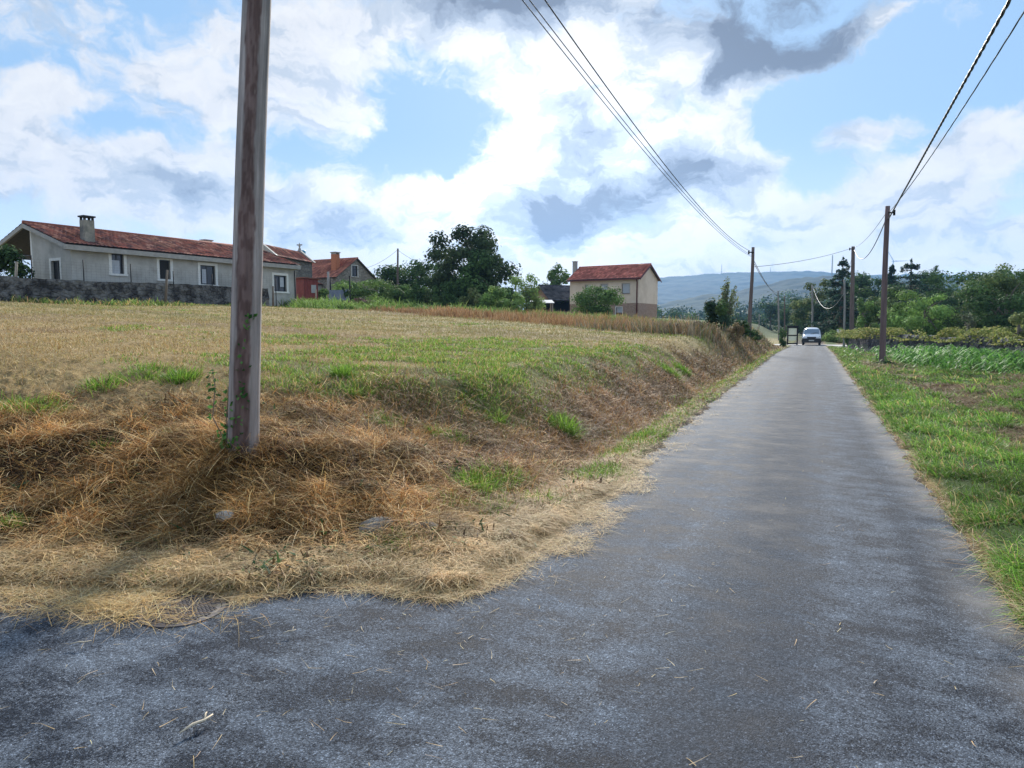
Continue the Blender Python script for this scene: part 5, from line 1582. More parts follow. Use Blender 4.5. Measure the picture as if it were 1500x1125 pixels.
# thin leaning tree and dark bush on the lane bank
for k, (px, yb, yt, w, Y, lab, cc) in enumerate(((985, 506, 474, 40, 30, 'dry grey brown weed clump at the left end of the bank top growth', 0), (1015, 506, 472, 34, 31, 'greyish seed headed weed clump below the wispy tree on its left', 0), (1040, 507, 474, 30, 32, 'brown dry weed clump right under the dark shrub on the bank', 1),
                                       (955, 500, 470, 44, 34, 'dull green and brown weed clump in front of the open ground by the beige house', 2), (905, 492, 466, 50, 42, 'green weed clump before the beige house corner', 2), (1075, 500, 474, 26, 35, 'pale dry grass clump right of the wispy tree', 1), (850, 484, 462, 60, 48, 'green weed patch in front of the small round tree', 2))):
    bush('weed_clump', px, yb, yt, w, Y, lab, [[(.28, .23, .17), (.22, .18, .13), (.18, .18, .10)], [(.40, .30, .18), (.32, .22, .13), (.24, .22, .10)], [(.17, .24, .07), (.22, .28, .10), (.25, .22, .12)]][cc], 1500, .10, 'weeds', 'weed clumps along the field edge', lobes=26, lobe_r=.22, seed=90 + k, flat=1.6)
def wispy():
    b = P(1060, 486, 41); z0 = hz(b.x, b.y); Ht = P(1062, 397, 41).z - z0
    rt = empty('wispy_tree', (b.x, b.y, z0), 0, 'slender wispy pale tree on the lane bank right of the beige house', 'tree')
    st_ = MB(); parts = []
    cols = [(.16, .21, .10), (.21, .26, .14), (.12, .17, .08), (.28, .31, .19), (.19, .18, .10)]
    for k in range(64):
        a = RNG.uniform(0, 2 * math.pi); sp = abs(RNG.normal(0, .48)); hh = Ht * RNG.uniform(.45, .95) * (1 - .55 * min(sp, 1)) * (1.06 if k < 4 else 1)
        e = np.array([math.cos(a) * sp + .10, math.sin(a) * sp, 0]) * hh * .62
        pts = [np.array([0, 0, 0.]), e * .25 + [0, 0, hh * .35], e * .62 + [0, 0, hh * .7], e + [0, 0, hh]]
        st_.tube([tuple(p) for p in pts], [.022, .015, .009, .004], 5)
        m = int(52 * hh / Ht + 12); u = RNG.random(m) ** .7; q = u * 3; i0 = np.minimum(q.astype(int), 2); f = (q - i0)[:, None]
        pa = np.array(pts); p = pa[i0] * (1 - f) + pa[i0 + 1] * f + RNG.normal(0, .085, (m, 3)) * (1.5 - u)[:, None]
        parts.append(leaf_quads(p, RNG.normal(size=(m, 3)), .13 * RNG.uniform(.6, 1.3, m), np.array(cols)[RNG.choice(5, m)] * RNG.uniform(.75, 1.25, (m, 1))))
    V, F, C = merge(parts)
    link('crown', quads_mesh('crown', V, F, C), M['leaf'], rt); st_.build('trunk', M['bark'], rt)
wispy()
bush('dark_shrub', 1052, 484, 441, 44, 39, 'dark dense shrub at the foot of the wispy tree', DK + BLUE, 2600, .16, lobes=14, seed=42)
bush('dark_shrub', 1085, 487, 470, 30, 42, 'low dark creeper hanging on the lane bank under the leaning pole', DK, 1300, .14, seed=43)
bush('dark_shrub', 1100, 506, 484, 34, 46, 'dark green bramble trailing down the bank towards the road', DK + MID[:1], 1500, .14, seed=44)
bush('dark_shrub', 1146, 497, 483, 12, 66, 'small dark shrub left of the information board', DK, 700, .18, seed=45)

# ---- right-hand side
conifer('cedar_tree', 1231, 490, 376, 52, 92, 'dark layered cedar beside the pole behind the van', droop=.10, tiers=12)
conifer('cedar_tree', 1331, 480, 379, 66, 96, 'dark layered cedar right of the red brown pole', droop=.06, tiers=9, n_per=150)
conifer('spruce_tree', 1303, 480, 387, 30, 118, 'narrow dark conifer right behind the red brown pole', droop=.2, tiers=16)
RT = [(1195, 482, 413, 62, 122, 'pale olive tree behind the white van', OLIVE + MID[:1], 5500, .42, 51),
      (1166, 485, 440, 56, 150, 'dark round tree left of the van in the distance', DK + BLUE, 3500, .45, 52),
      (1128, 485, 445, 66, 190, 'distant dark green tree behind the two thin far poles', BLUE + DK, 3500, .55, 53),
      (1275, 482, 403, 80, 132, 'broad dark tree between the two roadside poles', BLUE + DK, 6500, .48, 54),
      (1222, 484, 425, 60, 100, 'dark dense tree right of the van below the cedar', DK + BLUE, 4500, .38, 55),
      (1255, 484, 420, 50, 112, 'dark green tree behind the second pole', DK, 4000, .38, 56),
      (1290, 484, 424, 62, 84, 'light rounded tree crossed by the red brown pole', MID + OLIVE, 5000, .32, 57),
      (1268, 490, 441, 36, 72, 'bright green bushy tree left of the red brown pole', LT + MID, 3600, .24, 58),
      (1354, 488, 430, 92, 66, 'round light green tree above the stone wall', [tuple(min(.6, v * 1.15) for v in q) for q in LT[:3]], 9500, .24, 59),
      (1320, 484, 420, 60, 110, 'dark tree behind the round light green tree', DK + BLUE, 4500, .38, 60),
      (1402, 486, 401, 150, 104, 'broad dark spreading tree behind the right end of the wall', DK[:3], 10500, .42, 61),
      (1472, 492, 403, 130, 62, 'big near dark tree at the right edge of the picture', DK[:2] + OLIVE[2:3], 11000, .27, 62),
      (1462, 480, 394, 120, 128, 'high olive tree on the right skyline', OLIVE + MID[:2], 7500, .48, 63),
      (1530, 490, 392, 110, 100, 'tall dark tree cut off by the right edge', DK + OLIVE[:1], 6500, .42, 64),
      (1428, 486, 412, 90, 84, 'dark mid-height tree between the broad spreading tree and the edge tree', DK + OLIVE[:1], 6500, .34, 68),
      (1330, 482, 421, 80, 122, 'dark tree mass under the right cedar', BLUE + DK, 6000, .46, 69),
      (1367, 482, 391, 16, 135, 'thin sparse tree with bare stem on the right skyline', BLUE + OLIVE[:1], 700, .34, 65),
      (1418, 489, 463, 22, 58, 'small grey green bush above the wall', [(.17, .19, .11), (.22, .24, .15)], 1300, .2, 66),
      (1492, 492, 461, 34, 52, 'small yellowish tree behind the wall at the right edge', YEL + OLIVE, 2200, .2, 67)]
for (px, yb, yt, w, Y, lab, cols, n, lf, sd) in RT:
    nm = 'broadleaf_tree' if w > 20 else 'thin_tree'
    tree(nm, px, yb, yt, w, Y, lab, cols, n, lf, crown0=.06 if px != 1367 else .55, lobes=30 if w > 80 else 22, lobe_r=.3, seed=sd, bottom=-.85, flat=.6, trunk=.2 if px != 1367 else .12)
# hedge on the right-hand wall
def wall_right():
    pts = [gp(1268, 0, 60), gp(1299, 0, 48), gp(1372, 0, 41), gp(1500, 0, 31.5), gp(1600, 0, 26)]
    ms = stone_mat('dry_stone', (.075, .07, .085), (.15, .14, .155), (.02, .02, .024), 2.6, ((.20, .19, .18), .9, .5))
    rough_wall('dry_stone_wall', pts, lambda t: 1.15 + .05 * math.sin(t * 9), .5, ms, 'dark dry stone wall topped by a yellow green hedge on the right', hjit=.10, seed=3)
    # creeper hedge riding on it
    n = 26000
    line = np.array([gp(1258, 0, 63), gp(1268, 0, 60.7), gp(1299, 0, 48.7), gp(1372, 0, 41.7), gp(1500, 0, 32.2), gp(1600, 0, 26.7)])
    x, y = band_pts(n, line, .42)
    h = .95 + .75 * sstep(.3, .7, fbm(x * .5, y * .5, 301, 3)) * RNG.random(n) ** .7
    z = H(x, y) + h
    tone = .6 + .9 * fbm(x * 1.4, y * 1.4, 305, 3)
    C = pal([(.26, .28, .075), (.31, .31, .10), (.18, .22, .06), (.36, .33, .13), (.12, .15, .05)], n, .25) * tone[:, None]
    V, F, C = leaf_quads(np.stack([x, y, z], 1), np.array([0, 0, .8]) + RNG.normal(size=(n, 3)) * .7, RNG.uniform(.08, .18, n), C)
    o = link('hedge', quads_mesh('hedge', V, F, C), M['leaf']); tag(o, 'yellow green creeper hedge growing along the dry stone wall', 'hedge')
wall_right()
bush('creeper_bush', 1283, 510, 486, 44, 53, 'dark creeper swallowing the wall behind the red brown pole', DK, 2600, .16, seed=71)
bush('creeper_bush', 1245, 504, 488, 16, 66, 'dark bush round the foot of the second roadside pole', DK, 1000, .16, seed=72)
bush('creeper_bush', 1228, 503, 482, 44, 88, 'pale yellow green bush beside the white road sign', YEL + LT, 2600, .24, seed=73)
bush('creeper_bush', 1208, 502, 487, 46, 96, 'low dark hedge bush right of the white van', DK + MID[:1], 2200, .24, seed=74)
bush('creeper_bush', 1440, 512, 497, 70, 38, 'dark ivy hanging over the right part of the wall', DK + OLIVE[:1], 2600, .14, seed=75)
bush('low_shrub', 1293, 541, 529, 34, 31.5, 'flat dark shrub at the foot of the red brown pole', BLUE + DK, 1500, .09, seed=76)

# ---- far wood between lane and hills: one mass
def far_wood():
    parts = []
    def row(p0, p1, Y, n, top, w, cols, leaf, nl):
        for k in range(n):
            px = p0 + (p1 - p0) * (k + RNG.random()) / n; yy = Y * RNG.uniform(.9, 1.15)
            b = P(px, 470, yy); ht = (P(px, top, yy).z + 3) * RNG.uniform(.72, 1.08); ww = w * RNG.uniform(.7, 1.3)
            a, _ = crown_arrays((b.x, b.y, -3 + ht * .5), ww, ww, ht * .52, nl, leaf, cols, 12, .42)
            parts.append(a)
    row(940, 1260, 260, 26, 452, 5.5, BLUE + DK, 1.0, 500)
    row(960, 1160, 420, 26, 448, 8, BLUE + DK[:1], 1.6, 380)
    row(1150, 1560, 230, 34, 425, 8, BLUE + DK, 1.1, 600)
    row(700, 960, 300, 16, 452, 6, DK, 1.2, 350)
    row(1290, 1560, 330, 18, 412, 12, DK + OLIVE[:1], 1.6, 450)
    row(1090, 1330, 520, 22, 430, 14, BLUE + DK, 2.0, 420)
    V, F, C = merge(parts)
    tag(link('far_wood', quads_mesh('far_wood', V, F, C), M['leaf']), kind='stuff')
far_wood()

# ---- hills
def hill(name, sky, Y, front, back, foot_z, seed, mat, res=14.0, amp=9):
    """ridge with skyline through photo pixels at distance Y, sloping to us over `front` metres"""
    sky = np.array(sky, float)
    xs = []; zs = []
    for px, py in sky:
        p = P(px, py, Y); xs.append(p.x); zs.append(p.z)
    X = np.arange(xs[0], xs[-1], res); Zr = np.interp(X, xs, zs)
    rows = np.concatenate([np.linspace(-front, 0, int(front / res)), np.linspace(0, back, 8)[1:]])
    V = []
    for r in rows:
        t = 1 + r / front if r <= 0 else 1 - r / back
        prof = (t ** 1.35 if r <= 0 else t)
        spur = (fbm(X / 420 + r / 900, np.full(len(X), r / 600), seed, 4) - .5) * .7 * t * (1 - t) * 2
        z = foot_z + (Zr - foot_z) * np.clip(prof + spur, 0, 1.0)
        z = z + amp * (fbm(X / 26, np.full(len(X), r / 26), seed + 3, 3) - .5) * (1 if r <= 0 else .5) * min(1, t * 3)
        V.append(np.stack([X * (Y + r) / Y, np.full(len(X), Y + r), z], 1))
    V = np.vstack(V); m = len(X); n = len(rows)
    i, j = np.meshgrid(np.arange(n - 1), np.arange(m - 1), indexing='ij')
    F = np.stack([i * m + j, i * m + j + 1, (i + 1) * m + j + 1, (i + 1) * m + j], -1).reshape(-1, 4)
    C = np.array([(.012, .032, .026)]) * (.6 + .8 * fbm(V[:, 0] / 60, V[:, 1] / 60, seed + 9, 4))[:, None]
    mead = sstep(.64, .70, fbm(V[:, 0] / 300, V[:, 1] / 160, seed + 11, 3))[:, None] * .6
    C = C * (1 - mead) + mead * np.array([(.022, .045, .03)])
    o = link(name, quads_mesh(name, V, F, C, False), mat)
    return tag(o, kind='structure')
HM = mat_attr('hill_cover', .95, .08, .4, 1.5, .05)
hill('hill', [(300, 455), (600, 440), (850, 420), (962, 406), (1000, 404), (1030, 401.5), (1070, 399.5), (1150, 397.5), (1200, 397.5), (1225, 401), (1260, 404), (1300, 403), (1340, 401), (1400, 403), (1460, 404), (1560, 403), (1750, 410)], 2700, 1100, 300, -4, 401, HM)
hill('near_hill', [(850, 470), (940, 452), (990, 440), (1040, 432), (1090, 425), (1140, 413), (1180, 406), (1230, 405), (1290, 409), (1360, 408), (1450, 406), (1550, 404), (1700, 412)], 1350, 620, 250, -4, 431, HM, 8.0, 8)

# ---- masts and turbine on the ridge
def mast(px, yb, yt, Y, label):
    b = P(px, yb, Y); h = P(px, yt, Y).z - b.z
    mb = MB()
    for k in range(3):
        a = 2 * math.pi * k / 3
        mb.tube([(1.6 * math.cos(a), 1.6 * math.sin(a), -12), (.5 * math.cos(a), .5 * math.sin(a), h)], .35, 5)
    for k in range(16):
        z0, z1 = h * k / 16, h * (k + 1) / 16
        for q in range(3):
            a, a2 = 2 * math.pi * q / 3, 2 * math.pi * (q + 1) / 3
            r0, r1 = 1.6 - 1.1 * k / 16, 1.6 - 1.1 * (k + 1) / 16
            mb.tube([(r0 * math.cos(a), r0 * math.sin(a), z0), (r1 * math.cos(a2), r1 * math.sin(a2), z1)], .15, 4)
    o = mb.build('radio_mast', M['concrete']); o.location = b
    tag(o, label, 'mast')
mast(1057, 400.5, 387, 2690, 'thin mast on the far ridge above the wispy tree')
mast(1128.8, 398.5, 391.5, 2690, 'short thin mast on the far ridge right of the leaning pole')
mast(1218.5, 405, 373.5, 1350, 'tall thin mast rising beside the cedar behind the van')
def turbine():
    Y = 2200; hub = P(1307.5, 383, Y); base = P(1307.5, 404, Y)
    rt = empty('wind_turbine', base, 0, 'white three bladed wind turbine right of the red brown pole', 'wind turbine')
    h = hub.z - base.z; wm = mat_plain('turbine_white', (.75, .76, .78), .4)
    mb = MB(); mb.tube([(0, 0, -20), (0, 0, h)], [2.1, 1.3], 12); mb.build('tower', wm, rt)
    mb = MB(); mb.box(-1.6, 1.6, -3, 6, h - 1.5, h + 1.8); n = mb.build('nacelle', wm, rt, .4)
    mb = MB(); mb.lathe([(1.5, 0), (1.3, 1.2), (.5, 2.2)], 12); hb = mb.build('hub', wm, rt); hb.rotation_euler = (math.pi / 2, 0, 0); hb.location = (0, -3, h)
    for k in range(3):
        a = R(2) + k * 2 * math.pi / 3
        mb = MB(); L = 48; d = Vector((math.cos(a), 0, math.sin(a))); q = Vector((-math.sin(a), 0, math.cos(a)))
        v = []
        for t, w in ((0, 1.0), (.12, 2.1), (.4, 1.6), (.75, 1.0), (1, .3)):
            for (sw, sy) in ((-.35, -.12), (.65, -.12), (.65, .12), (-.35, .12)): v.append(Vector((0, -4.2, h)) + d * (L * t) + q * (w * sw * 1.6) + Vector((0, sy * w, 0)))
        f = [(0, 1, 2, 3), (19, 18, 17, 16)]
        for s_ in range(4):
            for m_ in range(4): f.append((s_ * 4 + m_, s_ * 4 + (m_ + 1) % 4, s_ * 4 + 4 + (m_ + 1) % 4, s_ * 4 + 4 + m_))
        mb.add(v, f); mb.build('blade', wm, rt)
turbine()
# ------------------------------------------------------------------ poles and cables
def pole_mesh(name, base, top, r0, r1, seed, mat=None, nrm=40, rings=160, dark_az=None, wob=.012):
    """tapered log: slight bends, knots, flutes; colours as an attribute (bare grey wood, brown stained strip, bark scars)"""
    base, top = np.array(base, float), np.array(top, float)
    ax = top - base; Ln = np.linalg.norm(ax); ax /= Ln
    a = np.cross(ax, [0, 1, 0]); a /= np.linalg.norm(a); b = np.cross(ax, a)   # b points away from / towards the viewer
    V = []; C = []
    th = np.arange(nrm) * 2 * np.pi / nrm
    for i in range(rings):
        t = i / (rings - 1)
        c = base + ax * Ln * t + a * wob * math.sin(t * 7 + seed) + b * wob * math.cos(t * 5)
        r = (r0 + (r1 - r0) * t) * (1 + .22 * math.exp(-t * Ln / .25))
        h = t * Ln
        n1 = fbm(np.cos(th) * 2 + 9, np.sin(th) * 2 + h * 1.1, seed, 4) - .5
        fl = (vn(th * 7, np.full(nrm, h * .35), seed + 5) - .5)
        rr = r * (1 + .05 * n1 + .012 * fl)
        V.append(c[None] + (np.cos(th)[:, None] * a + np.sin(th)[:, None] * b) * rr[:, None])
        grey = np.array([(.385, .335, .31)]) * (.8 + .4 * vn(th * 6, np.full(nrm, h * .9), seed + 7))[:, None] * (.85 + .3 * vn(th * 22, np.full(nrm, h * 2.5), seed + 8))[:, None]
        if dark_az is not None:
            dd = 1.0 * np.abs((th - dark_az + np.pi) % (2 * np.pi) - np.pi) + (vn(np.full(nrm, h * 2.2), th * 0, seed + 2) - .5) * .22 + (fbm(th * 5, np.full(nrm, h * 7), seed + 3, 3) - .5) * .35
            k = (1 - sstep(.42, .60, dd))[:, None]
            sc = sstep(.40, .62, fbm(th * 6, np.full(nrm, h * 9), seed + 13, 3))[:, None]
            br = np.array([(.14, .088, .078)]) * (1 - sc) + sc * np.array([(.21, .145, .13)])
            grey = grey * (1 - k) + k * br
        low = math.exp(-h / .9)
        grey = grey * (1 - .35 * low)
        C.append(grey)
    V = np.vstack(V); C = np.vstack(C)
    i, j = np.meshgrid(np.arange(rings - 1), np.arange(nrm), indexing='ij')
    F = np.stack([i * nrm + j, i * nrm + (j + 1) % nrm, (i + 1) * nrm + (j + 1) % nrm, (i + 1) * nrm + j], -1).reshape(-1, 4)
    V = np.vstack([V, [top + ax * .01]]); C = np.vstack([C, C[-1:]])
    me = quads_mesh(name, V, F, C, True)
    return link(name, me, mat)

PM, _nt, _out = new_mat('bare_pole_wood')
_at = nd(_nt, 'ShaderNodeAttribute', attribute_name='col')
_f = noise(_nt, 16, 8, .7, sx=(1, 1, .06)); _f2 = noise(_nt, 5, 5, .6, sx=(1, 1, .5))
_c = mixc(_nt, 1, _at.outputs['Color'], ramp(_nt, _f, [(.3, .55), (.7, 1.25)]), 'MULTIPLY')
_c = mixc(_nt, 1, _c, ramp(_nt, _f2, [(.3, .8), (.7, 1.12)]), 'MULTIPLY')
finish(_nt, _out, _c, .85, _f, .01, .8, spec=.2)

def near_pole():
    b = ground(352, 662); Y = b.y
    b.z -= .25
    global NP_TOP
    top = P(377, 0, Y + .05); d = (top - b).normalized(); Lf = 7.75
    e = b + d * Lf; NP_TOP = e
    rt = empty('utility_pole', b, 0, 'nearest tall bare wooden pole, grey with a brown strip, standing in the hay', 'pole')
    r = 21.8 / 1040 * Y
    o = pole_mesh('log', (0, 0, 0), tuple(e - b), r * 1.0, r * .80, 5, PM, 64, 700, dark_az=1.74, wob=.014)
    # which side faces us is worked out once: colours are set round the log by angle
    o.parent = rt
    # steel bracket and insulators at the top (above the picture)
    mb = MB()
    top = e - b
    mb.tube([top + Vector((-.48, 0, -.27)), top + Vector((.2, 0, -.27))], .03, 8)
    br = mb.build('bracket', M['black_metal'], rt)
    # ivy stem climbing the side facing us
    iv = empty('ivy_vine', ground(345, 668), 0, 'green ivy climbing the foot of the nearest pole', 'ivy')
    st_ = MB(); leaves = []
    cols = [(.05, .13, .03), (.08, .19, .04), (.035, .09, .025), (.11, .24, .06)]
    o0 = Vector(iv.location)
    def on(h, az, k=1.02):
        rr = (r * (1 + .22 * math.exp(-h / .25)) * (1 - .2 * h / Lf)) * k
        return b + d * h + Vector((math.cos(az), math.sin(az), 0)) * rr - o0
    for (az0, h1, wig, dens) in ((4.35, .8, .25, 12), (3.6, .85, .3, 42), (4.85, 1.5, .14, 44)):
        pts = [on(.25 + (h1 - .25) * t, az0 + wig * math.sin(t * 6) + .35 * t * (az0 > 4), 1.03) for t in np.linspace(0, 1, 16)]
        st_.tube(pts, [.008 - .005 * t for t in np.linspace(0, 1, 16)], 6)
        for _ in range(dens):
            t = RNG.random(); p = on(.25 + (h1 - .25) * t, az0 + wig * math.sin(t * 6) + .35 * t * (az0 > 4) + RNG.normal(0, .22), RNG.uniform(1.06, 1.3))
            leaves.append(p)
    # loose shoot on the left
    pts = [on(.35, 3.4, 1.05), on(.55, 3.2, 1.5) + Vector((-.06, -.02, .02)), on(.85, 3.14, 2.0), on(1.02, 3.1, 2.3)]
    st_.tube(pts, [.006, .005, .004, .002], 5)
    for p0, p1 in zip(pts[:-1], pts[1:]):
        for _ in range(12): leaves.append(p0.lerp(p1, RNG.random()) + Vector(RNG.normal(0, .03, 3)))
    st_.build('stem', M['bark'], iv)
    Lv = np.array([list(p) for p in leaves]); n = len(Lv)
    V, F, C = leaf_quads(Lv, np.array([0, -1.0, .35]) + RNG.normal(size=(n, 3)) * .5, RNG.uniform(.03, .06, n), np.array(cols)[RNG.choice(4, n)])
    link('leaves', quads_mesh('leaves', V, F, C), M['leaf'], iv)
near_pole()

def pole(px, yb, pt, yt, Y, w, label, col, seed, zb=None, group=None, name='utility_pole'):
    b = P(px, yb, Y); z = hz(b.x, b.y) if zb is None else zb
    b = Vector((b.x, b.y, min(z, b.z) - .4)); e = P(pt, yt, Y)
    rt = empty(name, b, 0, label, 'pole', group)
    r = w / 2 / 1040 * Y
    mb = MB(); n = 14; v = e - b
    mb.tube([v * t + Vector((.02 * math.sin(t * 6 + seed), .02 * math.cos(t * 5), 0)) for t in np.linspace(0, 1, n)], [r * (1.08 - .3 * t) for t in np.linspace(0, 1, n)], 12)
    mb.build('shaft', col, rt)
    return rt, b, e
RED = mat_rough('red_brown_pole_wood', (.10, .065, .065), (.21, .145, .14), 12, sx=(1, 1, .06), bd=.006)
poles = {}
def add_pole(key, *a, **k):
    rt, b, e = pole(*a, **k); poles[key] = (rt, b, e)
add_pole('A', 1292, 531, 1300, 302, 32.0, 8.4, 'red brown wooden pole nearest on the right of the road', RED, 1)
add_pole('C', 1248, 503, 1249.5, 361, 66, 6.2, 'dark roadside pole with cables at its top, second on the right', M['wood_pole'], 2)
add_pole('B', 1098, 480, 1103, 362, 46, 5.4, 'leaning wooden pole on the left bank of the lane', M['wood_pole'], 3)
add_pole('F', 1237, 502.5, 1237, 410, 72, 3.2, 'thin grey pole just left of the second roadside pole', M['grey_pole'], 4)
add_pole('E', 1190, 490, 1190, 417, 98, 3.0, 'grey pole standing behind the white van', M['grey_pole'], 5)
add_pole('D', 1141.5, 490, 1140, 426, 98, 2.6, 'taller of the two thin poles left of the van', M['grey_pole'], 6)
add_pole('G', 1149.5, 490, 1149.5, 433, 104, 2.0, 'shorter of the two thin poles left of the van', M['wood_pole'], 7)
add_pole('H', 583, 445, 582.5, 364, 76, 3.2, 'thin wooden pole behind the green bank right of the stone house', M['wood_pole'], 8)
add_pole('I', 1112, 484, 1112, 460, 110, 1.6, 'very short thin far post right of the leaning pole', M['grey_pole'], 9)
# hardware on the two that show it
def bracket(key, dz, off):
    rt, b, e = poles[key]
    mb = MB(); p = e - b
    mb.tube([p + Vector((0, -.12, -dz)), p + Vector((off, -.12, -dz))], .035, 6); mb.tube([p + Vector((off, -.12, -dz - .12)), p + Vector((off, -.12, -dz + .12))], .05, 8)
    mb.build('insulator', M['black_metal'], rt)
bracket('B', .35, -.3); bracket('C', .25, -.35); bracket('A', .30, .25)
# the pole behind the viewer that carries the right-hand cables
zq = Vector((.7, -4.6, 0))
rt = empty('utility_pole', zq, 0, 'wooden pole at the right edge of the lane behind the viewer', 'pole')
mb = MB(); mb.tube([(0, 0, -.4), (0, 0, 7.4)], [.14, .10], 12); mb.build('shaft', RED, rt)

def cable(a, b, sag, r, label, mat='cable', n=60, twist=False):
    a, b = Vector(a), Vector(b); pts = [a.lerp(b, t) - Vector((0, 0, 4 * sag * t * (1 - t))) for t in np.linspace(0, 1, n)]
    mb = MB(a and None)
    o0 = a.copy()
    if not twist:
        mb.tube([p - o0 for p in pts], r, 6)
    else:
        for ph in (0, 2.1, 4.2):
            q = []
            for i, p in enumerate(pts):
                d = (pts[min(i + 1, n - 1)] - pts[max(i - 1, 0)]).normalized(); s = d.cross(Vector((0, 0, 1))).normalized(); u = s.cross(d)
                an = ph + i * .55
                q.append(p - o0 + (s * math.cos(an) + u * math.sin(an)) * r * .8)
            mb.tube(q, r * .75, 5)
    o = mb.build('cable', M[mat]); o.location = o0
    return tag(o, label, 'cable')
A, B_, C_, D_, E_, F_, G_, H_ = (poles[k][2] for k in 'ABCDEFGH')
pB = P(1101, 374, 46); pB2 = P(1101, 377.5, 46)
def thru(a, px, py, t, far):
    """sag that makes a span from a to far pass the pixel ray (px, py) best"""
    a, far = Vector(a), Vector(far); d = Vector(ray(px, py)); best = None
    for s in np.linspace(0, 3.5, 141):
        for q in np.linspace(.02, .98, 97):
            p = a.lerp(far, q) - Vector((0, 0, 4 * s * q * (1 - q))) - Vector((0, 0, CAM_H))
            if p.y < .5: continue
            ex = p.x / p.y - d.x / d.y; ez = p.z / p.y - d.z / d.y
            e = ex * ex + ez * ez
            if best is None or e < best[0]: best = (e, s)
    return best[1]
n0 = NP_TOP
for (off, dz, via, far, lab) in (((.0, 0, -.25), 0, .95, P(1102, 369, 46), 'upper overhead cable from the leaning pole towards the nearest pole'),
                                 ((-.38, 0, -.22), 0, .75, P(1100.5, 374, 46), 'middle overhead cable from the leaning pole, close above its twin'),
                                 ((-.44, 0, -.30), 0, .76, P(1100.5, 376, 46), 'lowest overhead cable from the leaning pole, close under its twin')):
    a = n0 + Vector(off)
    cable(a, far, via, .012 if off[0] > -.1 else .009, lab)
cable(P(1103, 391, 46), P(1249, 363, 66), .25, .016, 'thin cable crossing the lane between the leaning pole and the second right pole')
cable(P(1103, 383, 46), P(1140, 428, 98), .6, .018, 'cable running from the leaning pole down to the far poles', n=30)
cable(P(1103.5, 380, 46), P(1149.5, 435, 104), .9, .018, 'second faint cable from the leaning pole to the far poles', n=30)
cable(P(1251, 364.5, 66), P(1299, 318, 32), 1.35, .022, 'slack dark cable looping between the two roadside poles')
cable(P(1251, 362, 66), P(1300, 309, 32), .35, .012, 'thin taut cable between the two roadside poles')
q1 = Vector((.7, -4.6, 7.0)); q2 = Vector((.95, -4.6, 7.2))
f1, f2 = P(1301, 322, 32), P(1301.5, 312, 32)
cable(q1, f1, thru(q1, 1477, 0, None, f1), .020, 'thick twisted black cable sweeping up from the red brown pole', n=420, twist=True)
cable(q2, f2, thru(q2, 1500, 18, None, f2), .009, 'thin cable beside the thick twisted one, top right', n=160, twist=True)
cable(P(1190.5, 419, 98), P(1237, 428, 72), 2.3, .02, 'pale slack cable hanging behind the white van', 'cable_pale')
cable(P(1237, 411, 72), P(1249, 372, 66), .3, .012, 'short cable between the thin grey pole and the second roadside pole')
cable(P(582.5, 366, 76), P(519, 395, 86), .5, .016, 'thin wire from the far left pole to the stone house')
cable(P(582.5, 366, 76), P(660, 398, 78), .5, .016, 'thin wire from the far left pole into the trees')

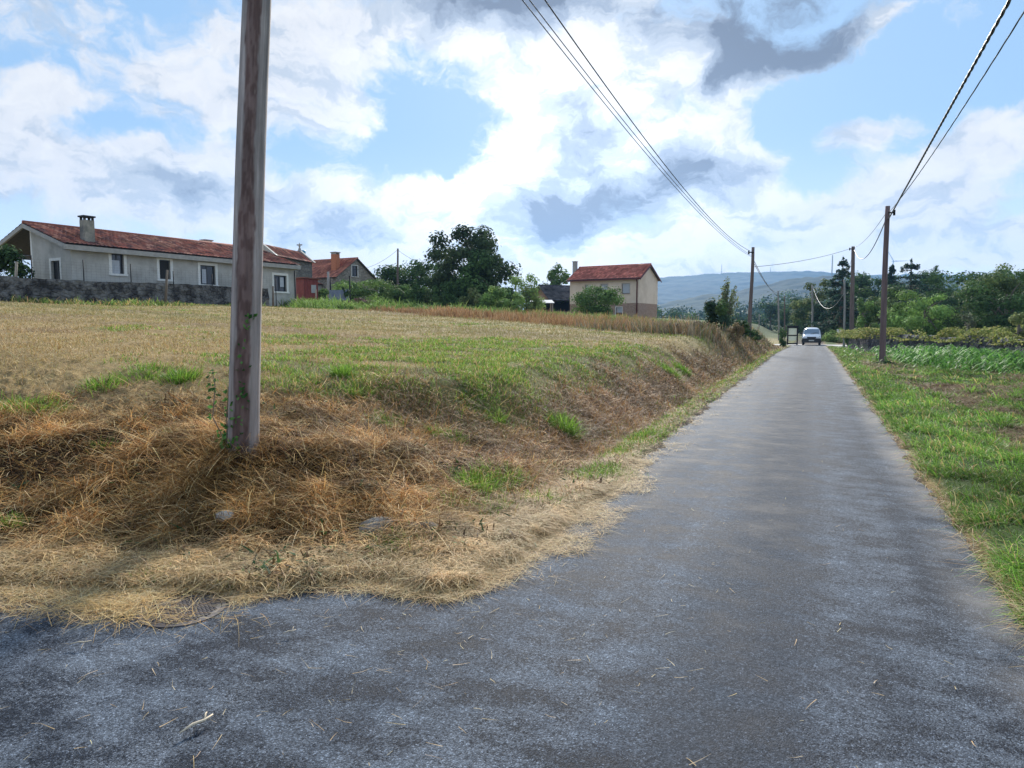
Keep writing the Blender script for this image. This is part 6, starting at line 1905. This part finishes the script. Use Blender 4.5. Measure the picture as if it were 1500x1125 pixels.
# ------------------------------------------------------------------ van
def van():
    g = P(1188.5, 504.6, 77.0); z = dip(st(g.x, g.y)[0])
    sx, tx = st(g.x, g.y)
    rt = empty('van', (g.x, g.y, z), math.atan2(EY, EX) - math.pi / 2, 'white delivery van driving towards us on the lane', 'van')
    white = mat_plain('van_white', (.72, .74, .78), .25, 0, .6, .05, 1); blk = mat_plain('van_black_plastic', (.022, .022, .025), .55)
    glass = mat_plain('van_glass_painted_sky', (.16, .21, .27), .06, 0, 1.0); chrome = mat_plain('lamp_lens', (.55, .58, .62), .12, .2)  # blue-grey base paints the sky's reflection into the van's glass
    # stations along the body: y (front is -y), bottom, top, half width low, half width high
    ST = [(-2.18, .42, .86, .66, .62), (-2.12, .30, .95, .82, .74), (-1.95, .27, 1.02, .91, .80), (-1.35, .27, 1.14, .94, .82), (-1.22, .27, 1.24, .94, .81), (-.62, .27, 1.72, .94, .75), (-.38, .27, 1.82, .94, .73), (.2, .27, 1.87, .94, .72), (1.9, .27, 1.87, .94, .73), (2.1, .3, 1.80, .93, .72), (2.18, .38, 1.6, .90, .74)]
    V = []; F = []
    nr = 20
    for (y, zb, zt, w0, w1) in ST:
        for k in range(nr):
            an = 2 * math.pi * k / nr
            cx, sz = math.cos(an), math.sin(an)
            ex = abs(cx) ** .38 * (1 if cx >= 0 else -1); ez = abs(sz) ** .38 * (1 if sz >= 0 else -1)
            t = (ez + 1) / 2; belt = min(1.05, zt)
            zz = zb + (zt - zb) * t
            w = w0 if zz < belt else w0 + (w1 - w0) * (zz - belt) / max(zt - belt, .01)
            if zz < .5: w = w0 * .97
            V.append((ex * w, y, zz))
    n = len(ST)
    for i in range(n - 1):
        for k in range(nr): F.append((i * nr + k, i * nr + (k + 1) % nr, (i + 1) * nr + (k + 1) % nr, (i + 1) * nr + k))
    F += [tuple(range(nr))[::-1], tuple((n - 1) * nr + k for k in range(nr))]
    mb = MB(); mb.add(V, F, True); body = mb.build('body', white, rt)
    def slab(name, pts, th, mat, nrm=(0, -1, 0), parent=rt):
        m = MB(); q = [Vector(p) for p in pts]; nv = Vector(nrm).normalized() * th; k = len(q)
        m.add(q + [p + nv for p in q], [tuple(range(k))[::-1], tuple(range(k, 2 * k))] + [(i, (i + 1) % k, k + (i + 1) % k, k + i) for i in range(k)])
        return m.build(name, mat, parent)
    nw = Vector((0, -.62, .78))
    slab('windscreen', [(-.76, -1.24, 1.20), (.76, -1.24, 1.20), (.70, -.66, 1.68), (-.70, -.66, 1.68)], .03, glass, nw)
    slab('grille', [(-.40, -2.13, .745), (.40, -2.13, .745), (.46, -2.13, .90), (-.46, -2.13, .90)], .12, blk)
    m = MB(); m.box(-.90, .90, -2.27, -1.9, .28, .74); m.box(-.965, -.90, -2.15, -1.75, .28, .62); m.box(.90, .965, -2.15, -1.75, .28, .62); m.build('bumper', blk, rt, .05)
    m = MB(); m.box(-.26, .26, -2.285, -2.262, .46, .57); m.build('number_plate', mat_plain('plate_white', (.6, .6, .55), .4), rt)
    for s in (-1, 1):
        slab('headlight', [(s * .46, -2.12, .74), (s * .80, -2.02, .76), (s * .86, -1.95, 1.0), (s * .56, -2.08, .93)][::s], .05, chrome)
        m = MB(); m.box(s * 1.02 - .09, s * 1.02 + .09, -1.02, -.86, 1.12, 1.36); m.tube([(s * .86, -.95, 1.18), (s * .98, -.95, 1.2)], .03, 6); m.build('mirror', blk, rt, .03)
        slab('side_window', [(s * .885, -1.0, 1.16), (s * .885, .1, 1.16), (s * .79, .0, 1.66), (s * .80, -.62, 1.64)], .03, glass, (s, 0, .2))
        for y in (-1.38, 1.42):
            w = MB(); w.lathe([(.18, -.11), (.30, -.11), (.325, -.07), (.325, .07), (.30, .11), (.18, .11)], 20); wo = w.build('wheel', mat_plain('tyre', (.02, .02, .021), .8), rt)
            wo.rotation_euler = (0, math.pi / 2, 0); wo.location = (s * .80, y, .325)
            h = MB(); h.lathe([(.17, -.10), (.17, .115), (.08, .125)], 12); ho = h.build('rim', mat_plain('rim_grey', (.4, .4, .42), .35, .6), wo)
    m = MB()
    for k in (-1, 1): m.tube([(k * .1, -1.36 + .02, 1.19), (k * .1 + .5, -1.12, 1.36)], .012, 5); m.build('wiper', blk, rt); m = MB()
van()

# ------------------------------------------------------------------ signs and small things
def info_board():
    Y = 78; p = P(1160.5, 503, Y); z = hz(p.x, p.y); w = 15 / 1040 * Y / 2; h = P(1160, 479, Y).z - z
    rt = empty('information_board', (p.x, p.y, z), R(-18), 'black framed information board with two pale panels left of the van', 'board')
    mb = MB(); t = .10
    mb.box(-w, -w + t * 1.4, -.12, .12, -.2, h); mb.box(w - t * 1.4, w, -.12, .12, -.2, h); mb.box(-w - .03, w + .03, -.16, .16, h - .001, h + .14)
    mb.box(-w + t * 1.4, w - t * 1.4, -.06, .06, h * .50, h * .56); mb.box(-w + t * 1.4, w - t * 1.4, -.06, .06, .08, .24); mb.box(-w + t * 1.4, w - t * 1.4, -.06, .06, h - .1, h - .002)
    mb.build('frame', M['black_metal'], rt)
    pm = mat_rough('pale_poster', (.70, .70, .50), (.80, .80, .62), 3, .5)
    for (a, b) in ((.24, .50), (.56, .94)):
        mb = MB(); mb.box(-w + t * 1.5, w - t * 1.5, -.03, .0, h * a + .02, h * b - .02); mb.build('panel', pm, rt)
info_board()
def sign():
    Y = 82; p = P(1229, 502, Y); z = hz(p.x, p.y); h = P(1229, 482.5, Y).z - z
    rt = empty('road_sign', (p.x, p.y, z), R(-20), 'small blank white road sign among pale bushes beside the thin grey pole', 'sign')
    mb = MB(); mb.tube([(0, 0, -.2), (0, 0, h)], .035, 8); mb.build('post', M['grey_pole'], rt)
    mb = MB(); mb.box(-.28, .28, -.065, -.04, h - .42, h); mb.build('plate', mat_plain('sign_white', (.7, .7, .68), .4), rt, .01)
sign()

def manhole():
    g = Vector((MH[0], MH[1], 0))
    r = .235
    rt = empty('manhole_cover', (g.x, g.y, -.030), .1, 'round iron manhole cover half covered by straw at the road edge', 'manhole cover')
    z0 = .012
    iron = mat_rough('rusty_iron', (.07, .062, .062), (.13, .11, .105), 25, .6, .002)
    mb = MB(); mb.lathe([(r * .90, -.05), (r * .90, z0), (r * .885, z0 + .001)], 48)
    for i in range(-9, 10):
        for j in range(-9, 10):
            x, y = i * r / 10 + (j % 2) * r / 20, j * r / 10
            if math.hypot(x, y) < r * .82: mb.box(x - r * .032, x + r * .032, y - r * .022, y + r * .022, z0 - .002, z0 + .007)
    mb.build('lid', iron, rt)
    mb = MB(); n = 48
    v = []
    for (rr, zz) in ((r * .93, -.05), (r * .93, z0 + .004), (r * 1.03, z0 + .004), (r * 1.03, -.05)):
        for k in range(n): v.append((rr * math.cos(2 * math.pi * k / n), rr * math.sin(2 * math.pi * k / n), zz))
    f = [(i * n + k, i * n + (k + 1) % n, (i + 1) * n + (k + 1) % n, (i + 1) * n + k) for i in range(3) for k in range(n)]
    mb.add(v, f); mb.build('ring', iron, rt)
manhole()

STONE = mat_rough('pale_granite', (.13, .125, .115), (.27, .26, .245), 22, .95, .03, stain=((.12, .12, .09), 7))
def stone(px, py, sx, sy, sz, label, seed, rz=0, mat=None, dz=.0):
    g = ground(px, py)
    import bmesh
    bm = bmesh.new(); bmesh.ops.create_icosphere(bm, subdivisions=4, radius=1)
    for v in bm.verts:
        c = v.co.copy(); m = max(abs(c.x), abs(c.y), abs(c.z)); c = c / (m ** .25)
        k = 1 + .55 * (float(fbm(c.x * 1.6 + seed, c.y * 1.6 + c.z * 1.3, seed, 4)) - .5)
        v.co = Vector((c.x * sx * k, c.y * sy * k, c.z * sz * k))
    me = bpy.data.meshes.new('stone'); bm.to_mesh(me); bm.free(); me.polygons.foreach_set('use_smooth', [True] * len(me.polygons))
    o = link('stone', me, mat or STONE); o.location = (g.x, g.y, g.z + dz); o.rotation_euler = (R(6), R(-5), R(rz)); tag(o, label, 'stone')
stone(556, 776, .18, .12, .085, 'rounded grey stone at the foot of the hay bank, left one', 3, 20, dz=.0)
stone(617, 779, .16, .10, .075, 'flat grey stone right of the rounded one below the hay bank', 8, -15, dz=.005)
stone(330, 768, .075, .06, .045, 'small pale whitish stone block poking out of the hay below the nearest pole', 5, 10, mat_rough('white_quartz', (.34, .33, .31), (.5, .49, .46), 10, .8, .01), dz=.06)

# bits lying on the asphalt
def stick(px, py, L, w, rz, label, fork=True):
    g = ground(px, py)
    mb = MB()
    pts = [Vector((-L * .5, 0, .03)), Vector((-L * .1, .008, .034)), Vector((L * .2, -.006, .036)), Vector((L * .5, .01, .034))]
    mb.tube(pts, [w * .5, w, w * .9, w * .5], 7)
    if fork: mb.tube([pts[2], pts[2] + Vector((L * .16, .035, .006)), pts[2] + Vector((L * .26, .05, .0))], [w * .7, w * .6, w * .3], 6)
    o = mb.build('stick', mat_rough('pale_stick_wood', (.50, .40, .27), (.66, .56, .42), 30, .8, .002)); o.location = (g.x, g.y, float(RZ(g.x, g.y)) - .006); o.rotation_euler = (0, 0, R(rz)); tag(o, label, 'stick')
stick(290, 1080, .155, .0065, 55, 'pale forked stick lying on the asphalt, bottom left')
stick(119, 957, .10, .004, 12, 'small straight pale stick on the asphalt below the straw heap', False)
stick(425, 941, .07, .003, 30, 'short bent pale stick on the asphalt right of the manhole')

# ------------------------------------------------------------------ air
def haze():
    mb = MB(); mb.box(-3200, 3200, -2950, 3050, -6, 340)
    m, nt, out = new_mat('haze_air')
    v = nd(nt, 'ShaderNodeVolumePrincipled'); v.inputs['Color'].default_value = (.30, .58, 1.0, 1); v.inputs['Density'].default_value = HAZE; v.inputs['Anisotropy'].default_value = .3
    nt.links.new(v.outputs[0], out.inputs['Volume'])
    o = mb.build('haze', m); tag(o, kind='stuff')
HAZE = .00013
haze()
